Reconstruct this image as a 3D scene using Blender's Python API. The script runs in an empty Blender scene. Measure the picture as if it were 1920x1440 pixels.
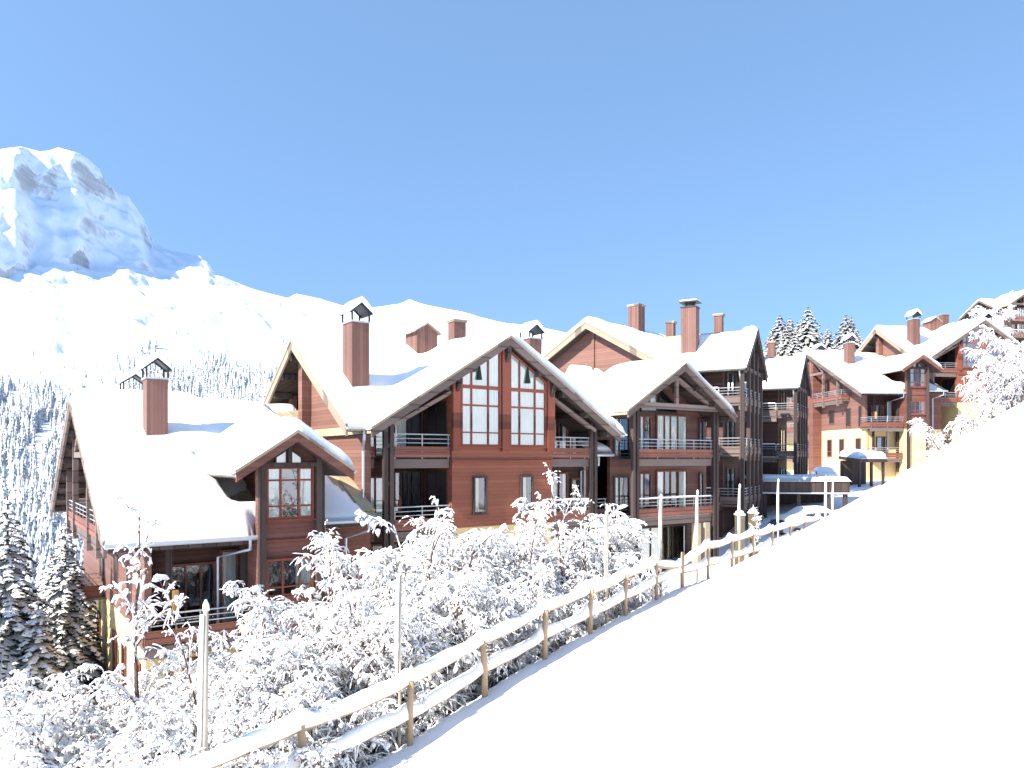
import bpy, math, random
import numpy as np
from mathutils import Vector, noise

SC = bpy.context.scene
COL = SC.collection
RN = random.Random(11)
NR = np.random.RandomState(5)
F = 1393.0                       # focal length in photo pixels, used only to turn measured bearings into metres
TH = math.radians(35.68)         # heading of the long facades
PI = math.pi

def at(px, Y):
    """ground-plan position at bearing px (photo column) and Y metres ahead"""
    return ((px - 960.0) / F * Y, Y)

# ------------------------------------------------------------------ mesh builder
class MB:
    def __init__(s, m=None):
        s.v = []; s.f = []; s.m = m
    def add(s, vs, fs):
        n = len(s.v)
        s.v += [s.m(*p) for p in vs] if s.m else [tuple(p) for p in vs]
        s.f += [[i + n for i in f] for f in fs]
    def box(s, x0, x1, y0, y1, z0, z1):
        s.add([(x0,y0,z0),(x1,y0,z0),(x1,y1,z0),(x0,y1,z0),(x0,y0,z1),(x1,y0,z1),(x1,y1,z1),(x0,y1,z1)],
              [(3,2,1,0),(4,5,6,7),(0,1,5,4),(1,2,6,5),(2,3,7,6),(3,0,4,7)])
    def quad(s, a, b, c, d):
        s.add([a,b,c,d], [(0,1,2,3)])
    def slabpoly(s, pts, t):
        n = len(pts)
        s.add(list(pts)+[(x,y,z-t) for x,y,z in pts], [tuple(range(n)), tuple(range(2*n-1,n-1,-1))]+[(i,i+n,(i+1)%n+n,(i+1)%n) for i in range(n)])
    def beam(s, p, q, w, h, up=(0,0,1)):
        p = Vector(p); q = Vector(q); d = (q-p).normalized()
        r = d.cross(Vector(up))
        r = r.normalized() if r.length > 1e-4 else Vector((1,0,0))
        u = r.cross(d)
        vs = []
        for c in (p, q):
            for sx, sz in ((-1,-1),(1,-1),(1,1),(-1,1)):
                vs.append(tuple(c + r*(sx*w/2) + u*(sz*h/2)))
        s.add(vs, [(3,2,1,0),(4,5,6,7),(0,1,5,4),(1,2,6,5),(2,3,7,6),(3,0,4,7)])
    def tube(s, pts, rad, n=6, cap=True):
        pts = [Vector(p) for p in pts]
        if not hasattr(rad, '__len__'): rad = [rad]*len(pts)
        vs = []; fs = []
        ref = Vector((0.31,0.2,0.93))
        for i, p in enumerate(pts):
            d = (pts[min(i+1,len(pts)-1)] - pts[max(i-1,0)])
            d = d.normalized() if d.length > 1e-9 else Vector((0,0,1))
            r = d.cross(ref)
            if r.length < .1: r = d.cross(Vector((1,0,0)))
            r.normalize(); u = r.cross(d)
            for k in range(n):
                a = 2*PI*k/n
                vs.append(tuple(p + r*(math.cos(a)*rad[i]) + u*(math.sin(a)*rad[i])))
        for i in range(len(pts)-1):
            for k in range(n):
                k2 = (k+1) % n
                fs.append((i*n+k, i*n+k2, (i+1)*n+k2, (i+1)*n+k))
        if cap:
            fs.append(tuple(range(n))[::-1]); fs.append(tuple((len(pts)-1)*n+k for k in range(n)))
        s.add(vs, fs)
    def prism(s, poly, y0, y1):           # poly in (x,z), pushed along y
        n = len(poly)
        vs = [(x,y0,z) for x,z in poly] + [(x,y1,z) for x,z in poly]
        s.add(vs, [tuple(range(n)), tuple(range(2*n-1,n-1,-1))] + [(i,(i+1)%n+0,(i+1)%n+n,i+n)[::-1] for i in range(n)])
    def prismx(s, poly, x0, x1):          # poly in (y,z), pushed along x
        n = len(poly)
        vs = [(x0,y,z) for y,z in poly] + [(x1,y,z) for y,z in poly]
        s.add(vs, [tuple(range(n)), tuple(range(2*n-1,n-1,-1))] + [(i,(i+1)%n,(i+1)%n+n,i+n)[::-1] for i in range(n)])
    def slab(s, a, b, c, d, t):           # quad lowered by t
        vs = [a,b,c,d] + [(p[0],p[1],p[2]-t) for p in (a,b,c,d)]
        s.add(vs, [(0,1,2,3),(7,6,5,4),(0,4,5,1),(1,5,6,2),(2,6,7,3),(3,7,4,0)])

OFF = {}
def mesh_obj(name, V, Fc, mat, parent=None, smooth=False):
    me = bpy.data.meshes.new(name)
    me.from_pydata(V, [], Fc)
    if mat: me.materials.append(mat)
    if smooth: me.polygons.foreach_set('use_smooth', [True]*len(me.polygons))
    me.update()
    o = bpy.data.objects.new(name, me); COL.objects.link(o)
    if parent: o.parent = parent
    return o
def root_of(o):
    while o.parent: o = o.parent
    return o
def obj(name, mb, mat, parent=None, smooth=False):
    ox, oy, oz = OFF.get(root_of(parent).name, (0,0,0)) if parent else (0,0,0)
    return mesh_obj(name, [(x-ox,y-oy,z-oz) for x,y,z in mb.v], mb.f, mat, parent, smooth)
def np_obj(name, V, Fc, mat, parent=None, smooth=True):
    """V (n,3), Fc (m,3|4) numpy arrays"""
    V = np.asarray(V, dtype=np.float64)
    if parent: V = V - np.array(OFF.get(root_of(parent).name, (0,0,0)))
    k = Fc.shape[1]; m = len(Fc)
    me = bpy.data.meshes.new(name)
    me.vertices.add(len(V)); me.vertices.foreach_set('co', V.ravel())
    me.loops.add(m*k); me.loops.foreach_set('vertex_index', Fc.ravel().astype(np.int32))
    me.polygons.add(m)
    me.polygons.foreach_set('loop_start', np.arange(0, m*k, k, dtype=np.int32))
    me.polygons.foreach_set('loop_total', np.full(m, k, dtype=np.int32))
    if smooth: me.polygons.foreach_set('use_smooth', np.ones(m, dtype=bool))
    me.materials.append(mat)
    me.update(calc_edges=True); me.validate()
    o = bpy.data.objects.new(name, me); COL.objects.link(o)
    if parent: o.parent = parent
    return o
def tag(o, label=None, cat=None, group=None, kind=None):
    if label: o['label'] = label
    if cat: o['category'] = cat
    if group: o['group'] = group
    if kind: o['kind'] = kind
    return o
def thing(name, label, cat, base=(0,0,0), ang=0.0, group=None, frame=False):
    """Empty at the thing's base; base is given in the frame turned by ang when frame is set"""
    o = bpy.data.objects.new(name, None); COL.objects.link(o)
    x, y, z = base
    if frame:
        c, sn = math.cos(ang), math.sin(ang)
        o.location = (x*c - y*sn, x*sn + y*c, z); OFF[o.name] = base
    else:
        o.location = base; OFF[o.name] = (0,0,0)
    o.rotation_euler = (0,0,ang); o.empty_display_size = .3
    return tag(o, label, cat, group)
KIDS = {}
def kids_index():
    KIDS.clear()
    for o in bpy.data.objects:
        if o.parent: KIDS.setdefault(o.parent.name, []).append(o)
def copy_tree(o, parent=None, skip=()):
    c = o.copy(); COL.objects.link(c); c.parent = parent
    for ch in KIDS.get(o.name, []):
        if ch.name.split('.')[0] in skip: continue
        copy_tree(ch, c, skip)
    return c
def dup(o, loc, rotz, label, scale=1.0, group=None, skip=()):
    c = copy_tree(o, None, skip); c.location = loc; c.rotation_euler = (0,0,rotz)
    c.scale = (scale,)*3 if not hasattr(scale,'__len__') else scale
    c['label'] = label
    if group: c['group'] = group
    return c

# ------------------------------------------------------------------ materials
def mat(name, col, rough=.7, spec=.3, metal=0.0):
    m = bpy.data.materials.new(name); m.use_nodes = True
    nt = m.node_tree; b = nt.nodes['Principled BSDF']
    b.inputs['Base Color'].default_value = (*col, 1)
    b.inputs['Roughness'].default_value = rough
    b.inputs['Specular IOR Level'].default_value = spec
    b.inputs['Metallic'].default_value = metal
    return m, nt, b
def N(nt, t, **kw):
    n = nt.nodes.new(t)
    for k, v in kw.items():
        if k in n.inputs: n.inputs[k].default_value = v
        else: setattr(n, k, v)
    return n
def ramp(nt, stops):
    r = nt.nodes.new('ShaderNodeValToRGB'); e = r.color_ramp.elements
    while len(e) < len(stops): e.new(.5)
    for i, (p, c) in enumerate(stops):
        e[i].position = p; e[i].color = (*c, 1) if len(c) == 3 else c
    return r
def math_(nt, op, a=None, b=None, c=None):
    n = nt.nodes.new('ShaderNodeMath'); n.operation = op
    for i, x in enumerate((a,b,c)):
        if x is None: continue
        if isinstance(x, (int,float)): n.inputs[i].default_value = x
        else: nt.links.new(x, n.inputs[i])
    return n.outputs[0]

def wood(name, col, plank=.14, axis='z', var=.35, rough=.65, gap=.55):
    """boards: per-board tone, grain, dark joints with bump"""
    m, nt, b = mat(name, col, rough, .25)
    L = nt.links.new
    tc = N(nt,'ShaderNodeTexCoord'); sp = N(nt,'ShaderNodeSeparateXYZ'); L(tc.outputs['Object'], sp.inputs[0])
    if axis == 'z': src = sp.outputs['Z']
    else: src = math_(nt,'ADD', sp.outputs['X'], sp.outputs['Y'])
    q = math_(nt,'DIVIDE', src, plank)
    idx = math_(nt,'FLOOR', q); fr = math_(nt,'FRACT', q)
    wn = N(nt,'ShaderNodeTexWhiteNoise', noise_dimensions='1D'); L(idx, wn.inputs['W'])
    mp = N(nt,'ShaderNodeMapping'); L(tc.outputs['Object'], mp.inputs[0])
    mp.inputs['Scale'].default_value = (1.2,1.2,18) if axis == 'z' else (18,18,1.2)
    gn = N(nt,'ShaderNodeTexNoise', Scale=2.0, Detail=5.0, Roughness=.65); L(mp.outputs[0], gn.inputs['Vector'])
    big = N(nt,'ShaderNodeTexNoise', Scale=.9, Detail=3.0); L(tc.outputs['Object'], big.inputs['Vector'])
    t = math_(nt,'ADD', math_(nt,'MULTIPLY', wn.outputs['Value'], .45), math_(nt,'MULTIPLY', gn.outputs['Fac'], .35))
    t = math_(nt,'ADD', t, math_(nt,'MULTIPLY', big.outputs['Fac'], .25))
    c0 = tuple(x*(1-var) for x in col); c1 = tuple(min(1,x*(1+var)+.01) for x in col)
    r = ramp(nt, [(.2,c0),(.75,c1)]); L(t, r.inputs[0])
    j = math_(nt,'LESS_THAN', math_(nt,'ABSOLUTE', math_(nt,'SUBTRACT', fr, .5)), .44)
    mx = N(nt,'ShaderNodeMix', data_type='RGBA', blend_type='MULTIPLY'); mx.inputs[0].default_value = 1
    jr = ramp(nt, [(0,(gap,gap,gap)),(1,(1,1,1))]); L(j, jr.inputs[0])
    L(r.outputs[0], mx.inputs[6]); L(jr.outputs[0], mx.inputs[7]); L(mx.outputs[2], b.inputs['Base Color'])
    bp = N(nt,'ShaderNodeBump', Strength=.5, Distance=.012)
    L(math_(nt,'ADD', j, math_(nt,'MULTIPLY', gn.outputs['Fac'], .3)), bp.inputs['Height']); L(bp.outputs[0], b.inputs['Normal'])
    return m
def rough_mat(name, col, var=.25, scale=4.0, rough=.8, bump=.3, dist=.01):
    m, nt, b = mat(name, col, rough, .25); L = nt.links.new
    tc = N(nt,'ShaderNodeTexCoord'); n = N(nt,'ShaderNodeTexNoise', Scale=scale, Detail=6.0, Roughness=.6)
    L(tc.outputs['Object'], n.inputs['Vector'])
    r = ramp(nt, [(.3,tuple(x*(1-var) for x in col)),(.7,tuple(min(1,x*(1+var)) for x in col))]); L(n.outputs[0], r.inputs[0])
    L(r.outputs[0], b.inputs['Base Color'])
    bp = N(nt,'ShaderNodeBump', Strength=bump, Distance=dist); L(n.outputs[0], bp.inputs['Height']); L(bp.outputs[0], b.inputs['Normal'])
    return m
def snow_mat(name, col=(.89,.88,.87), scale=3.0, bump=.25, dist=.06):
    m, nt, b = mat(name, col, .55, .2); L = nt.links.new
    tc = N(nt,'ShaderNodeTexCoord')
    n = N(nt,'ShaderNodeTexNoise', Scale=scale, Detail=8.0, Roughness=.55); L(tc.outputs['Object'], n.inputs['Vector'])
    n2 = N(nt,'ShaderNodeTexNoise', Scale=scale*14, Detail=3.0); L(tc.outputs['Object'], n2.inputs['Vector'])
    bp = N(nt,'ShaderNodeBump', Strength=bump, Distance=dist)
    L(math_(nt,'ADD', n.outputs[0], math_(nt,'MULTIPLY', n2.outputs[0], .12)), bp.inputs['Height']); L(bp.outputs[0], b.inputs['Normal'])
    return m

M = {}
M['snow'] = snow_mat('roof snow', scale=1.6, bump=.3, dist=.08)
M['snow_g'] = snow_mat('ground snow', scale=.5, bump=.35, dist=.12)
M['snow_t'] = snow_mat('tree snow', (.92,.89,.85), 9.0, .3, .02)
M['red'] = wood('red brown cladding', (.155,.06,.042), .15, 'z', .16, gap=.74)
M['redbay'] = wood('orange brown cladding', (.225,.07,.038), .15, 'z', .14, gap=.8)
M['midbrown'] = wood('mid brown cladding', (.12,.052,.039), .15, 'z', .18, gap=.75)
M['brown'] = wood('dark brown cladding', (.085,.042,.033), .15, 'z', .2, gap=.75)  # darker copy for the tall block, its neighbour's shadow put into the colour
M['redside'] = wood('sunlit cladding', (.19,.092,.066), .15, 'z', .16, gap=.7)  # lighter copy of the red cladding, sunlight on the side walls put into it
M['recess'] = wood('shaded brown cladding', (.055,.024,.018), .15, 'z', .25)  # near-black copy of the cladding with the recess shade in its colour
M['redpanel'] = wood('red boards', (.20,.075,.05), .17, 'z', .25)
M['orange'] = wood('red painted frame', (.225,.06,.034), 5.0, 'z', .25)
M['dark'] = wood('dark stained timber', (.055,.036,.031), .4, 'x', .3)
M['grey'] = wood('grey brown timber', (.14,.10,.085), .5, 'z', .25)
M['fascia'] = wood('pale larch fascia', (.34,.27,.19), 4.0, 'x', .25)
M['truss'] = wood('grey truss timber', (.21,.155,.13), .5, 'z', .2)
M['darkglass'] = mat('dim glass', (.02,.014,.012), .35, .25)[0]
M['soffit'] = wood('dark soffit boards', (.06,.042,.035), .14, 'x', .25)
M['chim'] = wood('chimney cladding', (.165,.08,.06), .13, 'x', .2, gap=.6)
M['log'] = wood('peeled larch', (.68,.46,.27), 60.0, 'z', .3)
M['pole'] = rough_mat('pale pole wood', (.40,.35,.28), .15, 6)
M['tan'] = wood('tan sheet roofing', (.42,.34,.21), .22, 'x', .18, gap=.45)
M['tanpost'] = rough_mat('weathered tan post', (.12,.098,.062), .2, 5)
M['stucco'] = rough_mat('yellow render', (.66,.49,.25), .08, 3, .9, .25, .01)
M['metal'] = mat('zinc gutter', (.55,.57,.6), .4, .5, .6)[0]
M['rail'] = mat('galvanised rail', (.42,.43,.44), .5, .5, .3)[0]
M['black'] = mat('blackened steel', (.03,.03,.033), .5, .4)[0]
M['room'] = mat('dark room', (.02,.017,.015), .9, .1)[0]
M['cream'] = rough_mat('cream post', (.36,.30,.21), .1, 4)
M['bark'] = rough_mat('bark', (.10,.075,.06), .4, 12, .9, .6, .02)
M['twig'] = rough_mat('twigs', (.115,.07,.055), .4, 8, .85, .3, .01)
M['dryleaf'] = rough_mat('dry leaves', (.26,.14,.07), .4, 8, .85, .3, .01)
M['needle'] = rough_mat('spruce needles', (.055,.068,.06), .4, 5, .8, .4, .02)
M['tyre'] = mat('rubber', (.02,.02,.02), .85, .2)[0]
M['carblue'] = mat('car paint blue grey', (.10,.13,.19), .3, .5)[0]
M['cardark'] = mat('car paint dark', (.03,.03,.035), .3, .5)[0]
M['carwhite'] = mat('car paint silver', (.55,.56,.58), .3, .5)[0]
M['carglass'] = mat('car glass', (.015,.017,.02), .08, .6)[0]
M['xmas'] = mat('green decoration', (.025,.045,.025), .8, .2)[0]
M['lamp'] = mat('lantern amber', (.55,.30,.10), .4, .4)[0]

def curtain_mat():
    m, nt, b = mat('curtain', (.72,.72,.65), .85, .1); L = nt.links.new
    tc = N(nt,'ShaderNodeTexCoord'); n = N(nt,'ShaderNodeTexNoise', Scale=1.5); L(tc.outputs['Object'], n.inputs[0])
    r = ramp(nt, [(.3,(.74,.76,.70)),(.7,(.86,.85,.79))]); L(n.outputs[0], r.inputs[0]); L(r.outputs[0], b.inputs['Base Color'])
    return m
M['curtain'] = curtain_mat()
def glass_mat():
    m = bpy.data.materials.new('window glass'); m.use_nodes = True; nt = m.node_tree; L = nt.links.new
    nt.nodes.remove(nt.nodes['Principled BSDF']); out = nt.nodes['Material Output']
    tr = N(nt,'ShaderNodeBsdfTransparent'); tr.inputs[0].default_value = (.9,.93,.92,1)
    gl = N(nt,'ShaderNodeBsdfGlossy'); gl.inputs['Roughness'].default_value = .02; gl.inputs[0].default_value = (.95,.97,1,1)
    tc = N(nt,'ShaderNodeTexCoord'); n = N(nt,'ShaderNodeTexNoise', Scale=.9, Detail=1.0); L(tc.outputs['Object'], n.inputs[0])
    bp = N(nt,'ShaderNodeBump', Strength=.12, Distance=.02); L(n.outputs[0], bp.inputs['Height']); L(bp.outputs[0], gl.inputs['Normal'])
    fr = N(nt,'ShaderNodeFresnel'); fr.inputs[0].default_value = 1.6
    f = math_(nt,'ADD', math_(nt,'MULTIPLY', fr.outputs[0], 1.1), .12)
    mx = N(nt,'ShaderNodeMixShader'); L(f, mx.inputs[0]); L(tr.outputs[0], mx.inputs[1]); L(gl.outputs[0], mx.inputs[2])
    L(mx.outputs[0], out.inputs['Surface'])
    return m
M['glass'] = glass_mat()
def conifer_far_mat():
    m, nt, b = mat('snowy conifer far', (.05,.06,.06), .8, .15); L = nt.links.new
    g = N(nt,'ShaderNodeNewGeometry'); sp = N(nt,'ShaderNodeSeparateXYZ'); L(g.outputs['Normal'], sp.inputs[0])
    n = N(nt,'ShaderNodeTexNoise', Scale=.7, Detail=4.0, Roughness=.7); L(g.outputs['Position'], n.inputs['Vector'])
    t = math_(nt,'ADD', math_(nt,'MULTIPLY', sp.outputs['Z'], .55), math_(nt,'MULTIPLY', n.outputs[0], 1.15))
    r = ramp(nt, [(.60,(.085,.10,.108)),(1.0,(.76,.78,.81))]); L(t, r.inputs[0]); L(r.outputs[0], b.inputs['Base Color'])  # snow on top; dark end lifted, distance haze put into the colour
    return m
M['conifer_far'] = conifer_far_mat()
def mountain_mat():
    m, nt, b = mat('mountain snow and rock', (.85,.86,.9), .7, .15); L = nt.links.new
    g = N(nt,'ShaderNodeNewGeometry'); sp = N(nt,'ShaderNodeSeparateXYZ'); L(g.outputs['True Normal'], sp.inputs[0])
    n = N(nt,'ShaderNodeTexNoise', Scale=.012, Detail=9.0, Roughness=.62); L(g.outputs['Position'], n.inputs['Vector'])
    mp = N(nt,'ShaderNodeMapping'); mp.inputs['Scale'].default_value = (.006,.006,.09); L(g.outputs['Position'], mp.inputs[0])
    st = N(nt,'ShaderNodeTexNoise', Scale=1.0, Detail=6.0, Roughness=.6); L(mp.outputs[0], st.inputs['Vector'])
    t = math_(nt,'ADD', sp.outputs['Z'], math_(nt,'MULTIPLY', math_(nt,'SUBTRACT', n.outputs[0], .5), .55))
    t = math_(nt,'ADD', t, math_(nt,'MULTIPLY', math_(nt,'SUBTRACT', st.outputs[0], .5), .25))
    rk = ramp(nt, [(.3,(.32,.32,.33)),(.7,(.54,.53,.52))]); L(st.outputs[0], rk.inputs[0])
    f = ramp(nt, [(.12,(0,0,0)),(.29,(1,1,1))]); L(t, f.inputs[0])
    mx = N(nt,'ShaderNodeMix', data_type='RGBA'); L(f.outputs[0], mx.inputs[0]); L(rk.outputs[0], mx.inputs[6]); mx.inputs[7].default_value = (.86,.87,.9,1)
    L(mx.outputs[2], b.inputs['Base Color'])
    bp = N(nt,'ShaderNodeBump', Strength=.8, Distance=10.0); L(n.outputs[0], bp.inputs['Height']); L(bp.outputs[0], b.inputs['Normal'])
    return m
M['mount'] = mountain_mat()
# ------------------------------------------------------------------ terrain heights
U = np.array([math.cos(TH), math.sin(TH)]); W = np.array([-math.sin(TH), math.cos(TH)])
FP = np.array([-3.49, 8.6]); FD = np.array([.5415,.8407]); FN = np.array([.8407,-.5415])
def sstep(a, b, x):
    t = np.clip((x-a)/(b-a), 0, 1); return t*t*(3-2*t)
def fence_off(s): return np.where(s > 15, .095*(s-15), 0.0) if isinstance(s, np.ndarray) else (.095*(s-15) if s > 15 else 0.0)
def zf(s): return np.interp(s, [-30,-12,-2,0,2,4,6,10,14,20,24,28,32,34,45], [-5.2,-4.75,-4.5,-4.42,-4.45,-4.30,-4.13,-3.9,-3.77,-3.63,-3.58,-3.52,-3.6,-3.62,-3.4])
def wave(x, y, k=1.0, ph=0.0):
    return (np.sin(x*.9*k+1.3*np.sin(y*.7*k+ph)+ph) + .6*np.sin(y*1.7*k-.8*x*k+2*ph) + .35*np.sin(x*3.1*k+y*2.3*k+ph))/1.95
def ground_z(x, y):
    x = np.asarray(x, float); y = np.asarray(y, float)
    rx, ry = x-FP[0], y-FP[1]
    s = rx*FD[0]+ry*FD[1]; d = rx*FN[0]+ry*FN[1] - np.where(s>15,.095*(s-15),0)
    u = x*U[0]+y*U[1]; w = x*W[0]+y*W[1]
    T = np.interp(u, [-60,-30,-10,1,5,10,14,22,27,33,38,45,70], [-58,-36,-16,-8.6,-8.0,-7.6,-7.3,-6.9,-6.3,-5.2,-4.3,-3.3,-1.7])
    T = T - .30*np.clip(w-24,0,20)*sstep(6,1,u) - .35*np.clip(w-46,0,200)*sstep(60,20,u)
    T = np.maximum(T, -62)
    T = T + .60*np.clip(x-52-.1*(y-90),0,60)*sstep(40,90,y)
    k = np.interp(s, [-30,-15,-6,5,20,30], [.25,.28,.345,.47,.70,.80])
    de = np.where(d < 10, d, 10+(d-10)*.45)
    ease = np.where(d < .8, np.clip(d,0,.8)**2/1.6, d-.4)/np.maximum(d,1e-3)
    hill = zf(s) + k*de*ease
    hill = hill + (T - hill)*sstep(30.5, 41, s)
    t = 1-np.exp(-np.clip(-d,0,60)/4.0)
    left = zf(s)*(1-t) + T*t
    left = left + (T-left)*sstep(33,40,s)
    z = np.where(d >= 0, hill, left)
    return z + .05*wave(x, y, .8) + .018*wave(x, y, 2.6, 1.0)
def gz(x, y): return float(ground_z(np.array([x]), np.array([y]))[0])

def grid_faces(nu, nv):
    i, j = np.meshgrid(np.arange(nu-1), np.arange(nv-1), indexing='ij')
    a = (i*nv+j).ravel()
    return np.stack([a, a+nv, a+nv+1, a+1], 1)

def build_ground():
    az = np.concatenate([np.linspace(-180,-50,40)[:-1], np.linspace(-50,50,430), np.linspace(50,180,40)[1:]])
    r = np.concatenate([[.01], np.geomspace(.8, 240, 300)])
    A, R_ = np.meshgrid(np.radians(az), r, indexing='ij')
    X = np.sin(A)*R_; Y = np.cos(A)*R_
    Z = ground_z(X, Y)
    V = np.stack([X,Y,Z], -1).reshape(-1,3)
    o = np_obj('snowy_ground', V, grid_faces(len(az), len(r)), M['snow_g'])
    tag(o, 'snow covered hillside with the slope rising on the right', 'ground', kind='structure')

RIDGE_X = [-900,-400,-150,-40,0,40,75,92,110,150,165,185,198,215,240,255,270,285,310,345,375,390,400,430,470,540,556,600,640,700,750,768,800,860,900,950,1000,1060,1200,1500,1920,2600]
RIDGE_Y = [430,350,300,285,279,275,285,283,277,288,297,314,345,356,366,388,410,446,466,474,480,494,510,526,541,560,552,560,572,577,570,561,572,585,595,607,611,625,660,720,760,790]
def mountain_z(px, Y):
    """terrain height along bearing px at Y ahead (arrays)"""
    yr = np.interp(px, RIDGE_X, RIDGE_Y)
    yc = np.interp(px, [-900,0,100,180,240,300,430,560,800,1100,1500,1920,2600], [560,505,488,492,486,500,565,610,640,680,760,790,815])
    Yr = np.interp(px, [-900,0,180,300,430,700,1200,2600], [1150,1330,1560,1700,1680,2000,2250,2400])
    Yc = np.interp(px, [-900,0,100,180,300,430,700,2600], [850,1060,1190,1310,1450,1390,1420,1500])
    Z = lambda y, D: (860.0-y)/F*D
    z = np.full(px.shape, -62.0)
    seg = [(150, np.full(px.shape,-62.0)), (210, np.full(px.shape,-50.0)), (330, Z(np.interp(px,[-900,0,300,700,2600],[960,955,905,860,830]),330)),
           (620, Z(np.interp(px,[-900,0,130,260,520,1000,2600],[712,722,742,742,745,760,790]),620))]
    z620 = seg[-1][1]; zc = Z(yc, Yc); zr = Z(yr, Yr)
    t = np.clip((Y-150)/60,0,1); z = -62+12*t
    z = np.where(Y>210, seg[1][1]+(seg[2][1]-seg[1][1])*np.clip((Y-210)/120,0,1), z)
    z = np.where(Y>330, seg[2][1]+(z620-seg[2][1])*np.clip((Y-330)/290,0,1), z)
    tt = np.clip((Y-620)/(Yc-620),0,1)
    z = np.where(Y>620, z620+(zc-z620)*(tt*.55+.45*tt**1.7), z)
    ts = np.clip((Y-Yc)/(Yr-Yc),0,1)
    rw = np.interp(px,[-900,330,480],[1,1,0])
    q = np.clip(ts + rw*(.04*np.sin(px*.047+1)+.02*np.sin(px*.10+Y*.009)), 0, 1)*(ts>0)
    prof = np.interp(q, [0,.06,.11,.2,.26,.42,.48,.525,.60,.85,1], [0,.08,.17,.31,.41,.585,.63,.77,.86,.985,1])
    prof = prof*rw + (1-rw)*(1-(1-ts)**1.5)
    z = np.where(Y>Yc, zc+(zr-zc)*prof, z)
    z = np.where(Y>Yr, zr-(Y-Yr)*.35, z)
    return z, ts, tt

def fbm(x, y, z, octv=5):
    return noise.fractal(Vector((x,y,z)), .9, 2.1, octv)
def build_mountain():
    px = np.concatenate([np.linspace(-900,-60,50)[:-1], np.linspace(-60,640,300), np.linspace(640,1100,110)[1:], np.linspace(1100,2600,60)[1:]])
    Yv = np.concatenate([np.geomspace(150,620,60)[:-1], np.geomspace(620,900,40)[:-1], np.linspace(900,1240,130)[:-1], np.linspace(1240,1860,240)[:-1], np.geomspace(1860,3000,55)])
    PX, YY = np.meshgrid(px, Yv, indexing='ij')
    Z, ts, tt = mountain_z(PX, YY)
    X = (PX-960)/F*YY
    cliff = sstep(0,.25,ts)*(1-sstep(.92,1.06,np.where(YY>0,ts,0)))*np.interp(PX,[-900,250,420,700],[1,1,.45,.2])
    mid = sstep(700,1100,YY)
    nz = np.empty(PX.shape); n2 = np.empty(PX.shape); n3 = np.empty(PX.shape)
    for i in range(PX.shape[0]):
        for j in range(PX.shape[1]):
            x, y, z = X[i,j], YY[i,j], Z[i,j]
            nz[i,j] = fbm(x*.009, y*.006, z*.009, 5)
            n2[i,j] = fbm(x*.0042+7, y*.0042, 3.3, 4)
            n3[i,j] = noise.noise(Vector((x*.004, y*.004, z*.02)))
    dist = YY
    Z2 = Z + cliff*(nz*15 + n2*34 - 8)*(1-.85*sstep(.62,.95,ts))
    # stepped ledges on the rock face
    q = 62.0
    zz = Z2 + 22*n3 + 14*n2
    fl = np.floor(zz/q); fr = zz/q-fl
    led = (fl + sstep(.3,.9,fr))*q - 22*n3 - 14*n2
    Z2 = Z2 + (led-Z2)*.25*cliff*(1-.8*sstep(.7,.98,ts))
    gully = np.interp(YY,[620,900,1250],[0,1,1])*np.interp(PX,[-900,420,900,2600],[1,1,.5,.3])
    Z2 = Z2 + gully*(1-cliff)*(n2*13 + nz*15)*np.clip(1.0-.9*sstep(.8,1,ts),.12,1)
    Z2 = Z2 + (nz*2.2 + n2*5)*np.interp(YY,[150,300,620],[.2,.6,1])
    # crest relief
    crest = sstep(.85,1.0,ts)
    Z2 = Z2 + crest*nz*2.5
    ridge = (860.0-np.interp(PX, RIDGE_X, RIDGE_Y))/F*YY + nz*3.0 + n3*2.0
    Z2 = np.where(YY < 2400, np.minimum(Z2, ridge), Z2)
    V = np.stack([X, YY, Z2], -1).reshape(-1,3)
    o = np_obj('mountain', V, grid_faces(len(px), len(Yv)), M['mount'])
    tag(o, 'snow covered mountain with a rocky summit and long ridge', 'mountain', kind='structure')
    return px, Yv, Z2
# ------------------------------------------------------------------ vegetation
def rotz(v, a):
    c, s = math.cos(a), math.sin(a)
    return np.stack([v[:,0]*c - v[:,1]*s, v[:,0]*s + v[:,1]*c, v[:,2]], 1)

def far_conifer(seed, layers=8, n=6, slim=.17):
    """unit-height snowy conifer of jagged skirts: V, tri faces"""
    r = np.random.RandomState(seed); V = []; Fc = []
    for l in range(layers):
        t = l/(layers-1)
        zt = .22 + .78*t + (.03 if l == layers-1 else .06); zt = min(zt, 1.0)
        rad = slim*(1-t)**.85*r.uniform(.85,1.12) + .012
        zb = .06 + .84*t - .02
        b = len(V); V.append((r.uniform(-.01,.01), r.uniform(-.01,.01), zt))
        ph = r.uniform(0,6.28)
        for k in range(2*n):
            a = ph + PI*k/n + r.uniform(-.12,.12)
            q = rad*(r.uniform(.85,1.25) if k%2 == 0 else r.uniform(.4,.6))
            V.append((math.cos(a)*q, math.sin(a)*q, zb - (.045 if k%2==0 else -.01) + r.uniform(-.012,.012)))
        for k in range(2*n):
            Fc.append((b, b+1+k, b+1+(k+1)%(2*n)))
    return np.array(V), np.array(Fc)
FARC = [far_conifer(s, 8, 6, .15+.015*(s%3)) for s in range(6)]
def merge_trees(places, protos):
    Vs = []; Fs = []; n = 0
    for (x, y, z, h, k, a, wd) in places:
        V, Fc = protos[k % len(protos)]
        v = rotz(V, a)*np.array([h*wd, h*wd, h]) + np.array([x,y,z])
        Vs.append(v); Fs.append(Fc+n); n += len(v)
    return np.concatenate(Vs), np.concatenate(Fs)

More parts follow.
